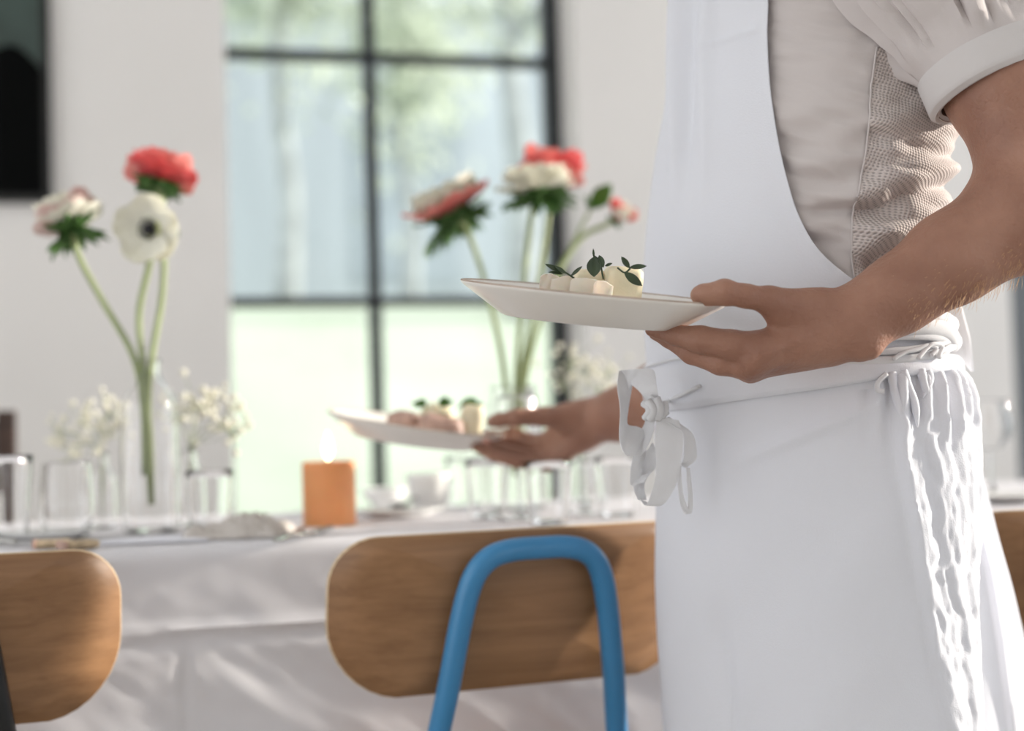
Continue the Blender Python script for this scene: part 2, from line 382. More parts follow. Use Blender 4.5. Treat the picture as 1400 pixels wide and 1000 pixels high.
def tree(px, D, h, r, lab, seed, crown=True):
    base = Pv(px, 420, D); zb_ = lawn_fn((base.x+12)/30, min(1, (D-WY-WT-.02)/13))[2]
    t = thing('tree', lab, 'tree', (base.x, D, zb_-.05)); rg = random.Random(seed)
    path = [(0, 0, 0), (.05, .02, h*.3), (-.03, 0, h*.6), (.06, 0, h)]
    obj('trunk', *tube(spline(path, 5), [r*(1-.6*k/15) for k in range(16)], 10), M['bark'], t)
    V, Fc = [], []
    for k in range(6):
        a = rg.uniform(0, 2*PI); z0 = h*rg.uniform(.45, .85); L = rg.uniform(.3, .6)
        V, Fc = add((V, Fc), tube([(0, 0, z0), (L*.5*math.cos(a), L*.5*math.sin(a), z0+.35*L), (L*math.cos(a), L*math.sin(a), z0+.8*L)], [r*.4, r*.25, r*.1], 6))
    obj('branches', V, Fc, M['bark'], t)
    if crown:
        V, Fc = [], []
        for k in range(900):
            c = Vector((rg.gauss(0, .33), rg.gauss(0, .33), h*.95+rg.gauss(0, .5))); a = Vector((rg.gauss(0, 1), rg.gauss(0, 1), rg.gauss(0, 1))).normalized(); b = a.orthogonal().normalized()
            n = len(V); s = .09; V += [c-a*s, c+b*s*.6, c+a*s, c-b*s*.6]; Fc.append((n, n+1, n+2, n+3))
        o = obj('crown', V, Fc, M['foliage'], t, False); o['kind'] = 'stuff'
tree(392, 12.0, 3.2, .11, 'slender grey tree outside, seen through the left window panes', 1)
tree(560, 13.2, 2.6, .09, 'pale leafy tree outside, just right of the window mullion', 2)
tree(712, 11.2, 3.6, .15, 'thick grey tree outside, beside the right window post', 3)

# dark picture, upper left
px0 = Pv(-150, 200, WY).x; px1 = Pv(71, 200, WY).x; pz0 = Pv(40, 279, WY).z; pz1 = pz0+1.0
pc = thing('wall_picture', 'large dark framed picture with a green upper part hung on the white wall', 'picture', (px1, WY, pz0))
obj('canvas', *box(px0+.02, px1-.02, WY-.02, WY-.001, pz0+.02, pz1-.02), M['picture'], pc, False, True)
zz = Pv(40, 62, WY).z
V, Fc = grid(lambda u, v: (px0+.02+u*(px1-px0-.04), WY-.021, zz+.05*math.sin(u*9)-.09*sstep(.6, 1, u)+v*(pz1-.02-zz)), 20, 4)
o = obj('green_top', V, Fc, M['picture_top'], pc, True, True, label='green upper part of the picture'); solid(o, .002, 0)  # green sheet over the top of the canvas, wavy lower edge
fr = add(box(px0, px1, WY-.03, WY-.001, pz0, pz0+.02), box(px0, px1, WY-.03, WY-.001, pz1-.02, pz1), box(px0, px0+.02, WY-.03, WY-.001, pz0, pz1), box(px1-.02, px1, WY-.03, WY-.001, pz0, pz1))
obj('picture_frame', *fr, M['picframe'], pc, False, True)

# ------------------------------------------------------------------ table and cloth
TV0 = Pz(300, 745, .757).y; TZ = .757; TV1 = TV0+.74; TU0, TU1 = -1.35, 1.75
tb = thing('dining_table', 'long dining table hidden under the white tablecloth', 'table', ((TU0+TU1)/2, (TV0+TV1)/2, 0))
bevel(obj('tabletop', *box(TU0+.02, TU1-.02, TV0+.025, TV1-.02, TZ-.045, TZ-.005), M['oak'], tb, False, True), .006)
for x in (TU0+.12, TU1-.12):
    for y in (TV0+.12, TV1-.12):
        obj('leg', *box(x-.03, x+.03, y-.03, y+.03, 0, TZ-.045), M['oak'], tb, False, True)
ue = Pv(256, 890, TV0).x; ze = Pv(256, 884, TV0).z
def cloth_fn(u, s):
    x = TU0+u*(TU1-TU0); W = TV1-TV0; r = .018; drop = .258
    L = W+PI/2*r+drop; q = s*L
    if q < W-r: y = TV1-q; z = TZ; n = (0, 0, 1)
    elif q < W-r+PI/2*r:
        a = (q-(W-r))/r; y = TV0+r-r*math.sin(a); z = TZ-r+r*math.cos(a); n = (0, -math.sin(a), math.cos(a))
    else: y = TV0; z = TZ-r-(q-(W-r+PI/2*r)); n = (0, -1, 0)
    hang = max(0, TZ-.02-z)
    d = .0012*nz(x*9, q*9)+.0006*nz(x*30, q*30)
    if hang > 0:
        k = sstep(0, .12, hang)
        d += k*(.012*nz(x*2.6, 1.3, z*1.2)+.007*nz(x*5+z*3, 4, z*5)+.0038*nz(x*14+z*16, 7, z*9)+.0018*nz(x*34+z*40, 5, z*22))
        zc = TZ-.105+.02*nz(x*1.5, 9)+(x-.0)*.02
        d += .006*math.exp(-((z-zc)/.006)**2)*sstep(-.55, -.2, x)          # ironed crease
        d += .004*sstep(ue-.004, ue+.004, x)*sstep(ze+.006, ze-.004, z)     # second layer
        d += .004*sstep(ze+.002, ze-.006, z)*(1-sstep(ue-.02, ue, x))
    return (x+n[0]*d, y+n[1]*d, z+n[2]*d)
V, Fc = grid(cloth_fn, 420, 130)
cl = obj('tablecloth', V, Fc, M['cloth']); tag(cl, 'white linen tablecloth with ironed creases hanging over the table front', 'tablecloth'); solid(cl, .0015, 1)

# ------------------------------------------------------------------ chairs
def rounded(t_n, hw, hh, rt, rb):
    """outline of the moulded back panel, corner radii top/bottom"""
    pts = []
    for cx, cz, r, a0 in ((hw-rt, hh-rt, rt, 0), (-hw+rt, hh-rt, rt, PI/2), (-hw+rb, -hh+rb, rb, PI), (hw-rb, -hh+rb, rb, 3*PI/2)):
        for k in range(t_n+1):
            a = a0+PI/2*k/t_n; pts.append((cx+r*math.cos(a), cz+r*math.sin(a)))
    return pts
def make_chair(label, loc, rz, metal, group=None):
    ch = thing('dining_chair', label, 'chair', loc, (0, 0, rz), group)
    W, H, Rb, tilt = .245, .099, .60, .20
    ol = rounded(8, W, H, .058, .085); zc = .680
    def bend(x, z, off):                                   # curved in plan, raked back
        a = x/Rb; zz_ = z-.012*(1-(x/W)**2)*(1 if z < 0 else .15)+.0
        zz_ += .006*(x/W)**2*(-1 if z > 0 else 1)
        return (( Rb+off)*math.sin(a), -(Rb+off)*math.cos(a)+Rb-zz_*tilt+.0, zc+zz_*math.cos(tilt))
    V, Fc, mi = [], [], []
    rings = [(1, .0), (.985, .0052), (.8, .0055), (.55, .0055), (.28, .0055), (.02, .0055)]
    n = len(ol)
    for side in (1, -1):
        for s, o_ in rings:
            if side == -1 and s == 1: continue
            for x, z in ol: V.append(bend(x*s, z*s, side*o_ if s < 1 else 0))
    ring = lambda k: [k*n+i for i in range(n)]
    order_a = list(range(6)); order_b = [0]+list(range(6, 11))
    for order, fl in ((order_a, 0), (order_b, 1)):
        for a, b in zip(order, order[1:]):
            for i in range(n):
                q = (a*n+i, a*n+(i+1) % n, b*n+(i+1) % n, b*n+i); Fc.append(q[::-1] if not fl else q); mi.append(1 if a == 0 else 0)
        last = ring(order[-1]); Fc.append(tuple(last[::-1] if not fl else last)); mi.append(0)
    bk = obj('backrest', V, Fc, [M['oak'], M['ply']], ch)
    bk.data.polygons.foreach_set('material_index', mi)
    # moulded seat
    def seat(u, v):
        x = (u-.5)*.42*(1-.10*v); y = .05+.40*v
        rr = max(abs(u-.5)*2, abs(v-.5)*2)
        return (x*(1-.12*max(0, (abs(v-.5)*2)**6)), y, .452+.012*(abs(u-.5)*2)**2-.02*sstep(.85, 1, v)+.015*sstep(.15, 0, v))
    solid(obj('seat', *grid(seat, 17, 17), M['oak'], ch), .011, -1)
    # steel tube: inverted U behind the backrest running down into the rear legs
    R = .0137
    yb = lambda z: -(z-zc)*tilt/math.cos(tilt)-.021
    pts = [(-.205, -.13, 0), (-.15, -.035, .30), (-.128, yb(.45), .45), (-.105, yb(.60), .60), (-.092, yb(.68), .68), (-.080, yb(.722), .722), (-.062, yb(.743), .743), (-.035, yb(.751), .751), (0, yb(.752), .752)]
    pts = pts+[(-x, y, z) for x, y, z in reversed(pts[:-1])]
    obj('back_tube', *tube(spline(pts, 6), R, 14), metal, ch)
    for s in (-1, 1):
        obj('leg', *tube(spline([(s*.15, .06, .445), (s*.155, .38, .440), (s*.17, .405, .40), (s*.205, .44, 0)], 6), R*.9, 12), metal, ch)
        for q in ((s*.205, -.13), (s*.205, .44)): obj('foot_cap', *ellipsoid((q[0], q[1], .012), (.017, .017, .012), 12, 6), M['black'], ch)
        obj('rivet', *ellipsoid((s*.085, yb(.70)+.008, .70), (.006, .008, .006), 8, 6), metal, ch)
    return ch
def chair_at(label, px, py_top, D, cyaw, metal, group='oak dining chairs along the near side of the table'):
    p = P(px, py_top, D); s = p.z-.775
    fw = -RH*math.sin(cyaw)+FH*math.cos(cyaw); rz = math.atan2(fw.y, fw.x)-PI/2
    return make_chair(label, (p.x, p.y, 0), rz, metal, group)
ch1 = chair_at('oak veneer dining chair with bright blue steel tube frame, in the middle', 721, 722, 1.71, math.radians(21), M['blue'])
ch2 = chair_at('oak veneer dining chair with black tube frame, cut off at the left edge', -146, 764, 1.52, math.radians(20), M['black'])
ch3 = chair_at('oak veneer dining chair at the right edge, half hidden behind the waiter apron', 1555, 690, 1.80, math.radians(10), M['black'])

# dark high-backed chair on the far side, only its edge shows at the left
fc = Pv(-70, 600, TV1+.32)
hb = thing('highback_chair', 'dark brown high-backed wooden chair across the table, at the far left edge', 'chair', (fc.x, fc.y, 0), (0, 0, PI))
hz = Pv(8, 562, TV1+.32).z; hx = Pv(9, 600, TV1+.32).x-fc.x
for s in (-1, 1):
    bevel(obj('back_post', *box(s*hx-.018 if s < 0 else hx-.036, s*hx+.018 if s < 0 else hx, -.02, .02, 0, hz), M['darkwood'], hb, False), .004)
    bevel(obj('leg', *box(s*(hx-.02)-.018, s*(hx-.02)+.018, .36, .40, 0, .44), M['darkwood'], hb, False), .004)
bevel(obj('backrest', *box(-hx+.02, hx-.03, -.012, .012, hz-.16, hz-.02), M['darkwood'], hb, False), .004)
bevel(obj('seat', *box(-hx, hx, -.02, .42, .44, .47), M['darkwood'], hb, False), .006)

# ------------------------------------------------------------------ glassware, candle, flowers on the table
TT = TZ+.002
def on_table(px, py):
    p = Pz(px, py, TT); return p.x, p.y, TT
def vessel(name, label, cat, loc, outer, t=.0022, group=None, m='glass', n=36, fluted=0):
    """closed glass wall from an outer profile (r, z) going up"""
    root = thing(name, label, cat, loc, group=group)
    inner = [(max(r-t, .0008), z+(t*1.6 if i == 0 else 0)) for i, (r, z) in enumerate(outer)]
    inner[0] = (inner[1][0] if len(inner) > 1 else inner[0][0], outer[0][1]+t*2.5)
    prof = [(.0004, outer[0][1])]+outer+[((outer[-1][0]*2-t)/2, outer[-1][1]+t*.4)]+inner[::-1]+[(.0004, outer[0][1]+t*2.5)]
    V, Fc = lathe(prof, n)
    if fluted:
        V = [(x*(1+.035*math.cos(fluted*math.atan2(y, x))), y*(1+.035*math.cos(fluted*math.atan2(y, x))), z) for x, y, z in V]
    obj('body', V, Fc, M[m], root); return root
def sp(prof, n=5): return [tuple(q) for q in spline(prof, n)]
def wine_glass(label, loc, h=.19, r=.038, group=None):
    root = thing('wine_glass', label, 'glass', loc, group=group); s = h/.19
    obj('foot', *lathe([(.0005, 0), (.032*s, 0), (.033*s, .001), (.020*s, .003), (.0055*s, .007), (.0005, .007)], 32), M['glass'], root)
    obj('stem', *lathe([(.0005, .0068), (.0042, .0072), (.0034, .03), (.0034, h*.42), (.0055, h*.455), (.0005, h*.457)], 16), M['glass'], root)
    o = sp([(.004, h*.458), (r*.62, h*.51), (r, h*.66), (r*.97, h*.82), (r*.80, h)]); t = .0013
    obj('bowl', *lathe([(.0004, h*.458)]+o+[(a-t, b+(.0022 if i < 3 else 0)) for i, (a, b) in reversed(list(enumerate(o)))]+[(.0004, h*.462)], 32), M['glass'], root)
    return root
tumb = sp([(.024, 0), (.028, .003), (.031, .04), (.034, .088)], 4)
tall = sp([(.023, 0), (.027, .003), (.031, .06), (.036, .118)], 4)
vessel('tumbler', 'tall fluted clear tumbler at the far left edge of the table', 'glass', on_table(12, 742), [(r*.9, z) for r, z in tall], fluted=12)
vessel('tumbler', 'clear round tumbler left of the tall flower bottle, in front of the small white sprigs', 'glass', on_table(92, 736), sp([(.020, 0), (.030, .004), (.037, .04), (.034, .095), (.033, .105)], 4))
BOT = on_table(207, 727)
vessel('bottle_vase', 'tall clear glass bottle holding three anemones', 'vase', BOT, sp([(.036, 0), (.040, .004), (.042, .05), (.0415, .17), (.037, .195), (.022, .218), (.0165, .232), (.0165, .245), (.019, .252)], 4))
VL = on_table(140, 722); VR = on_table(262, 720)
small = sp([(.018, 0), (.022, .003), (.023, .04), (.021, .075), (.012, .095), (.011, .112), (.013, .116)], 4)
vessel('bud_vase', 'small clear bud vase of white sprigs left of the tall bottle', 'vase', VL, small)
vessel('bud_vase', 'small clear bud vase of white sprigs right of the tall bottle', 'vase', VR, small)
V2 = on_table(706, 697)
vessel('jar_vase', 'clear glass jar holding the second anemone bunch, behind the far hand', 'vase', V2, sp([(.040, 0), (.045, .004), (.047, .06), (.046, .15), (.038, .18), (.035, .20), (.038, .205)], 4))
V3 = on_table(800, 690)
vessel('bud_vase', 'small clear bud vase of white sprigs behind the far forearm', 'vase', V3, small)
wine_glass('stemmed wine glass standing below the far hand', on_table(712, 709), .185, .036)
wine_glass('stemmed wine glass right of the far hand, near the apron bow', on_table(800, 703), .17, .038)
wine_glass('stemmed wine glass at the right edge, behind the apron', (lambda p: (p.x, p.y, TT))(Pz(1358, 676, TT)), .16, .036)
vessel('tumbler', 'clear tumbler right of the wine glass under the far hand', 'glass', on_table(752, 716), tumb)
vessel('tumbler', 'clear tumbler left of the wine glass under the far hand', 'glass', on_table(668, 708), tumb)
vessel('cup', 'white porcelain cup between the orange candle and the glasses', 'cup', on_table(588, 698), sp([(.026, 0), (.028, .003), (.036, .03), (.040, .062)], 4), .003, m='porcelain')
vessel('tumbler', 'clear tumbler before the bud vase right of the tall bottle', 'glass', on_table(288, 728), tumb)
vessel('tumbler', 'clear tumbler farthest right under the far forearm, beside the apron bow', 'glass', on_table(846, 706), tumb)
vessel('tumbler', 'clear tumbler at the back of the table between the cup and the glasses', 'glass', on_table(636, 694), tumb)
bw = vessel('bowl', 'low white porcelain bowl right of the orange candle', 'bowl', on_table(527, 694), sp([(.020, 0), (.022, .004), (.036, .018), (.043, .034)], 4), .003, m='porcelain')
plate_prof = [(.0005, 0), (.045, 0), (.048, .002), (.072, .011), (.0725, .0125), (.071, .0128), (.047, .0045), (.0005, .004)]
for lab, px, py in (('small white side plate in front of the low bowl', 548, 706), ('small white side plate at the right edge, before the wine glass', 1385, 686), ('small white side plate behind the left chair', 60, 738)):
    r_ = thing('side_plate', lab, 'plate', on_table(px, py)); obj('body', *lathe(plate_prof, 40), M['porcelain'], r_)
p = on_table(546, 703)
sp_ = thing('spoon', 'dark steel spoon on the side plate near the candle', 'spoon', (p[0], p[1], TT+.014), (0, 0, .9))
obj('handle', *tube(spline([(.02, 0, .004), (.05, 0, .008), (.10, 0, .004)], 5), [.003]*11, 8, flat=.5), M['steel'], sp_)
obj('bowl', *ellipsoid((0, 0, .003), (.022, .015, .004), 14, 8), M['steel'], sp_)
# candle
cp = on_table(451, 717); cn = thing('candle', 'lit orange pillar candle on the white tablecloth', 'candle', cp); cr = .0395; chh = .093
obj('wax', *lathe(sp([(.0005, 0), (cr-.002, 0), (cr, .002), (cr, chh*.5), (cr, chh-.003), (cr-.003, chh), (cr-.008, chh-.002), (.012, chh-.010), (.0005, chh-.011)], 4), 40), M['wax'], cn)
obj('wick', *tube([(0, 0, chh-.012), (.001, 0, chh), (.003, 0, chh+.008)], .0012, 6), M['wick'], cn)
obj('flame', *lathe([(.0003, chh+.002), (.005, chh+.008), (.0075, chh+.017), (.006, chh+.028), (.003, chh+.038), (.0003, chh+.046)], 14), M['flame'], cn)
# napkins
def crumple(name, lab, px, py, wx, wy, h, m, rz, amp, seed, cat='napkin'):
    x, y, z = on_table(px, py); r_ = thing(name, lab, cat, (x, y, z), (0, 0, rz))
    def fn(u, v):
        a = (u-.5)*2; b = (v-.5)*2; e = max(0, 1-max(abs(a), abs(b))**4)
        hh = .001+e*(h*(.55+.45*nz(a*1.4+seed, b*1.6))+amp*abs(nz(a*3.1, b*4.2+seed))+amp*.5*nz(a*8+b*3, b*7, seed))
        return (a*wx/2*(1+.12*nz(b*1.7, seed)), b*wy/2*(1+.15*nz(a*1.9, seed+3)), max(hh, .001))
    V, Fc = grid(fn, 50, 40); n = len(V)
    V = V+[(x_, y_, -.0003) for x_, y_, z_ in V]; Fc = Fc+[tuple(i+n for i in q[::-1]) for q in Fc]
    for i in range(49): Fc += [(i, i+n, i+1+n, i+1), (39*50+i+1, 39*50+i+1+n, 39*50+i+n, 39*50+i)]
    for j in range(39): Fc += [((j+1)*50, (j+1)*50+n, j*50+n, j*50), (j*50+49, j*50+49+n, (j+1)*50+49+n, (j+1)*50+49)]
    obj('folded_cloth', V, Fc, m, r_); return r_
crumple('napkin', 'crumpled grey linen napkin on the table edge, left of the candle', 328, 731, .125, .15, .034, M['napkin'], -.25, .012, 2.2)
crumple('napkin', 'flat white folded napkin on the table edge, below the bottle vase', 214, 739, .14, .09, .006, M['paper'], -.15, .001, 5.1)
# cutlery
def fork(lab, px, py, rz, knife=False, group=None):
    x, y, z = on_table(px, py); r_ = thing('knife' if knife else 'fork', lab, 'knife' if knife else 'fork', (x, y, z+.003), (0, 0, rz))
    obj('handle', *tube(spline([(0, 0, .002), (.05, 0, .003), (.10, 0, .003)], 4), [.004]*5+[.0035]*4, 8, flat=.5), M['steel'], r_)
    if knife: bevel(obj('blade', *box(-.095, .002, -.008, .006, .001, .003), M['steel'], r_, False), .0008)
    else:
        obj('neck', *tube([(-.045, 0, .005), (0, 0, .002)], .003, 6), M['steel'], r_)
        for k in range(4): obj('tine', *tube([(-.045, 0, .005), (-.06, (k-1.5)*.006, .004), (-.10, (k-1.5)*.006, .008)], [.003, .0016, .001], 6), M['steel'], r_)
fork('steel fork lying right of the crumpled napkin, nearest the candle', 428, 735, 1.2)
fork('steel knife lying between the crumpled napkin and the fork', 398, 737, 1.3, True)
fork('steel knife behind the left chair, blade across the side plate', 22, 747, 2.3, True)
for k, (px, py, lab) in enumerate(((72, 749, 'thin toast slice behind the left chair, left one of the two'), (108, 750, 'thin toast slice behind the left chair, right one of the two'))):
    x, y, z = on_table(px, py); t_ = thing('toast_slice', lab, 'toast', (x, y, z), (0, 0, .4*k))
    bevel(obj('crumb', *box(-.022, .022, -.016, .016, 0, .010), M['bread'], t_, False), .004, 3); bevel(obj('crust', *box(-.024, -.019, -.017, .017, 0, .011), M['ham'], t_, False), .002)

def frame_from(n, hint=Vector((0, 0, 1))):
    n = Vector(n).normalized(); x = hint.cross(n)
    if x.length < 1e-3: x = Vector((1, 0, 0))
    x.normalize(); y = n.cross(x); return Matrix((x, y, n)).transposed()
def petal_mesh(L, W, cup, seed, thick=.0007):
    def fn(u, v):
        s = (u-.5)*2; wd = W*(.28+.72*math.sin(min(1, v*1.12)*PI*.62))*math.sqrt(max(0, 1-max(0, (v-.72)/.28)**2.2*.92))
        r = L*v; z = cup*L*(v**1.6)+.10*L*s*s*v-.0
        return (r, s*wd/2, z+.05*L*nz(s*2+seed, v*3))
    return grid(fn, 9, 10)
def anemone(label, pos, n, R, m, vase, stem_px, cups, eye=True, collar=.9, petals=14, m2=None, group=None, seed=0, lobes=17, lower_pink=False):
    """pos: flower centre, n: facing direction; stem_px: world points from the flower to the vase bottom"""
    t = thing('anemone', label, 'flower', vase, group=group); rot = frame_from(n); rg = random.Random(seed)
    nt_ = len(cups)
    for k in range(petals*nt_//2):
        tier = k % nt_; npt = petals*nt_//2/nt_
        a = 2*PI*(k//nt_+tier/nt_)/npt+rg.uniform(-.18, .18); cup = cups[tier]+rg.uniform(-.1, .1); L = R*(1-.13*tier)*rg.uniform(.9, 1.08)
        V, Fc = petal_mesh(L, R*.95, cup, seed+k)
        ca, sa = math.cos(a), math.sin(a)
        V = [pos+rot @ Vector((x*ca-y*sa, x*sa+y*ca, z+.0025*tier)) for x, y, z in V]
        solid(obj('petal', V, Fc, (m2 if (m2 and (k % 3 == 0 if lower_pink else (k*5+seed) % 7 < 3)) else m), t, True, True), .0008)
    if eye:
        obj('flower_centre', *ellipsoid(pos+rot @ Vector((0, 0, .006)), (R*.17, R*.17, R*.13), 14, 8, rot), M['dark_eye'], t, True, True)
        V, Fc = [], []
        for k in range(26):
            a = 2*PI*k/26; r = R*rg.uniform(.24, .30); e = pos+rot @ Vector((r*math.cos(a), r*math.sin(a), .011))
            V, Fc = add((V, Fc), tube([pos+rot @ Vector((0, 0, .004)), e], .0005, 4), ellipsoid(e, (.0016,)*3, 6, 4))
        o = obj('stamens', V, Fc, M['dark_eye'], t, True, True); o['kind'] = 'stuff'
        obj('pale_ring', [pos+rot @ Vector((r*math.cos(2*PI*k/24), r*math.sin(2*PI*k/24), z)) for r, z in ((R*.15, .0035), (R*.36, .006)) for k in range(24)],
            [(k, (k+1) % 24, 24+(k+1) % 24, 24+k) for k in range(24)], M['eye_ring'], t, True, True)
    back = rot @ Vector((0, 0, -1))
    base = pos+back*R*.10
    for k in range(lobes):                               # feathery collar of leaves
        a = 2*PI*k/lobes+rg.uniform(-.15, .15); L = R*collar*rg.uniform(.75, 1.1); dr_ = rg.uniform(-.2, .6); ca, sa = math.cos(a), math.sin(a)
        V, Fc = [], []
        for j, (da, ll) in enumerate(((0, 1), (.38, .72), (-.38, .72))):
            def fn(u, v, da=da, ll=ll):
                s = (u-.5)*2; r = L*ll*v; wd = R*.17*math.sin(PI*(.12+.86*v)); x = r*math.cos(da)-s*wd*math.sin(da); y = r*math.sin(da)+s*wd*math.cos(da)
                return base+rot @ Vector((x*ca-y*sa, x*sa+y*ca, -dr_*L*v**1.4+.06*R*s*s+.10*R*nz(v*4, s*3+k)))
            V, Fc = add((V, Fc), grid(fn, 5, 6))
        solid(obj('collar_leaf', V, Fc, M['leafg'], t, True, True), .0007)
    path = [pos]+list(stem_px)
    obj('stem', *tube(spline(path, 6), [.0048]*(6*(len(path)-1)+1), 9), M['stem'], t, True, True)
    return t
DB = (Vector(BOT)-CAM).dot(FW)
neck = P(205, 505, DB); b0 = Vector(BOT)
cx = lambda a, b, c: (RH*a+Vector((0, 0, 1))*b-FH*c)      # direction: right, up, toward the viewer
grp1 = None
anemone('blush white anemone leaning left in the tall bottle, seen from below its leaf collar', P(99, 312, DB-.01), cx(-.35, .9, -.1), .052, M['white_petal'], BOT,
        [P(108, 352, DB-.01), P(140, 412, DB), P(182, 487, DB), P(196, 560, DB), P(198, 650, DB)], (.25, .55, .95), eye=False, m2=M['blush_petal'], seed=3, collar=.95)
anemone('coral red anemone highest in the tall bottle, behind the white one', P(216, 250, DB+.03), cx(.12, .85, -.3), .056, M['pink_petal'], BOT,
        [P(224, 300, DB+.03), P(222, 400, DB+.02), P(206, 500, DB), P(202, 600, DB), P(206, 680, DB)], (.15, .5, .9), eye=False, m2=M['red_petal'], seed=5, collar=.7)
anemone('white anemone with a black centre facing the camera in the tall bottle', P(206, 314, DB-.045), cx(-.18, -.05, 1), .051, M['white_petal'], BOT,
        [P(208, 330, DB-.01), P(204, 362, DB-.005), P(190, 430, DB), P(196, 505, DB), P(205, 600, DB), P(207, 690, DB)], (.22, .42), seed=9, collar=.75, petals=9)
D2 = (Vector(V2)-CAM).dot(FW)
anemone('pink and white anemone leaning left in the jar behind the near plate', P(620, 292, D2), cx(-.35, .85, .15), .074, M['white_petal'], V2,
        [P(640, 320, D2), P(664, 390, D2), P(688, 500, D2), P(700, 640, D2)], (.30, .45, .75), eye=False, m2=M['pink_petal'], seed=12, collar=1.05, lower_pink=True)
anemone('coral red anemone highest in the jar behind the near plate', P(752, 250, D2+.05), cx(.15, .9, -.1), .064, M['pink_petal'], V2,
        [P(750, 290, D2+.04), P(735, 400, D2+.01), P(712, 520, D2), P(706, 650, D2)], (.2, .5, .9), eye=False, m2=M['red_petal'], seed=15, collar=.6)
anemone('cream anemone with green collar in the jar, below the coral red one', P(735, 262, D2-.03), cx(-.05, .92, .1), .066, M['white_petal'], V2,
        [P(726, 300, D2-.02), P(715, 400, D2), P(706, 520, D2), P(704, 650, D2)], (.1, .35, .7), eye=False, seed=18, collar=1.0)
anemone('small white and red anemone bud at the right of the jar bunch', P(842, 300, D2+.02), cx(.5, .6, .2), .030, M['white_petal'], V2,
        [P(828, 308, D2+.02), P(790, 330, D2+.02), P(752, 400, D2), P(718, 520, D2), P(710, 650, D2)], (.8, 1.1), eye=False, m2=M['red_petal'], seed=21, collar=.5)
lf = thing('leaf_sprig', 'broad bright green leaf on a thin stalk at the right of the jar bunch', 'leaf', V2)
for k, (ex, ey) in enumerate(((836, 252), (800, 268))):
    b_ = P(808, 285, D2+.03); e_ = P(ex, ey, D2+.02); d_ = e_-b_; wv = cx(.3, .75, .5).cross(d_).normalized()
    solid(obj('leaf', *grid(lambda u, v: b_+d_*v+wv*((u-.5)*.046*math.sin(PI*(.05+.93*v))), 7, 9), M['herb2'], lf, True, True), .0008)
obj('stem', *tube(spline([P(808, 285, D2+.03), P(778, 345, D2+.02), P(735, 450, D2), P(709, 560, D2), P(706, 650, D2)], 5), .0028, 7), M['stem'], lf, True, True)

def gypsophila(label, vase, pts, n, seed, spread):
    t = thing('gypsophila_sprig', label, 'flower', vase); rg = random.Random(seed); top_ = Vector(vase)+Vector((0, 0, .11)); bot = Vector(vase)+Vector((0, 0, .02))
    V, Fc = [], []; V2_, F2 = [], []
    for px, py, D in pts:
        c = P(px, py, D)
        V, Fc = add((V, Fc), tube(spline([bot, top_, (top_+c)/2+Vector((0, 0, .012)), c], 4), .0011, 5))
        for k in range(n):
            e = c+Vector((rg.gauss(0, spread), rg.gauss(0, spread), rg.gauss(0, spread*.8)))
            V, Fc = add((V, Fc), tube([c-Vector((0, 0, spread*.7)), e], .0005, 4)); V2_, F2 = add((V2_, F2), ellipsoid(e, (rg.uniform(.0035, .0062),)*3, 7, 5))
    o = obj('twigs', V, Fc, M['twig'], t, True, True); o['kind'] = 'stuff'; o = obj('blossoms', V2_, F2, M['gyp'], t, True, True); o['kind'] = 'stuff'
DL = (Vector(VL)-CAM).dot(FW); DR = (Vector(VR)-CAM).dot(FW); D3 = (Vector(V3)-CAM).dot(FW)
gypsophila('airy cluster of tiny white blossoms left of the tall bottle', VL, [(82, 590, DL), (112, 572, DL+.03), (140, 590, DL-.02), (100, 612, DL-.02), (150, 560, DL+.03)], 16, 4, .019)
gypsophila('airy cluster of tiny white blossoms right of the tall bottle', VR, [(240, 562, DR), (270, 548, DR+.03), (300, 570, DR), (318, 585, DR-.02), (288, 540, DR+.02)], 16, 6, .020)
gypsophila('airy cluster of tiny white blossoms between the jar and the apron', V3, [(770, 520, D3), (800, 500, D3+.03), (835, 505, D3), (850, 535, D3), (780, 490, D3), (820, 530, D3-.02)], 12, 8, .02)

# ------------------------------------------------------------------ the two plates the waiter holds
def plate_matrix(pa, pb, D, beta, h):
    A = P(*pa, D); B = P(*pb, D); ex = (B-A).normalized(); c = (CAM-(A+B)/2).normalized(); c = (c-ex*c.dot(ex)).normalized()
    n0 = ex.cross(-c).normalized()
    if n0.z < 0: n0 = -n0
    n = (n0*math.cos(beta)+c*math.sin(beta)).normalized(); ey = n.cross(ex); o = (A+B)/2-n*h
    return Matrix(((ex.x, ey.x, n.x, o.x), (ex.y, ey.y, n.y, o.y), (ex.z, ey.z, n.z, o.z), (0, 0, 0, 1))), (B-A).length/2
def dinner_plate(label, mx, R, h, k=.68):
    t = thing('dinner_plate', label, 'plate', matrix=mx); rb = R*k
    obj('body', *lathe([(.0005, 0), (rb-.003, 0), (rb+.001, .0018), (R-.003, h-.005), (R-.0004, h-.0025)]+[(R, h-.0015)]+[(R-.0002, h-.0008), (R-.002, h-.0006), (R-.0045, h-.0012), (rb+.004, .0085), (rb-.002, .0068), (.0005, .0062)], 96), M['china'], t)
    obj('rim', *lathe([(R-.0002, h-.0016), (R+.0002, h-.0009), (R-.0004, h), (R-.0018, h+.0003), (R-.0032, h-.0002), (R-.0036, h-.0010)], 96), M['rim'], t, label='unglazed clay rim')
    return t
MP, RP = plate_matrix((630, 381), (992, 414), 1.40, math.radians(1.3), .031)
dinner_plate('white stoneware plate held in the near hand, with creamy food and dark herbs', MP, RP, .031)
MF, RF = plate_matrix((449, 560), (690, 594), 2.06, math.radians(3.4), .030)
dinner_plate('white stoneware plate held in the far hand, above the table', MF, RF, .030)
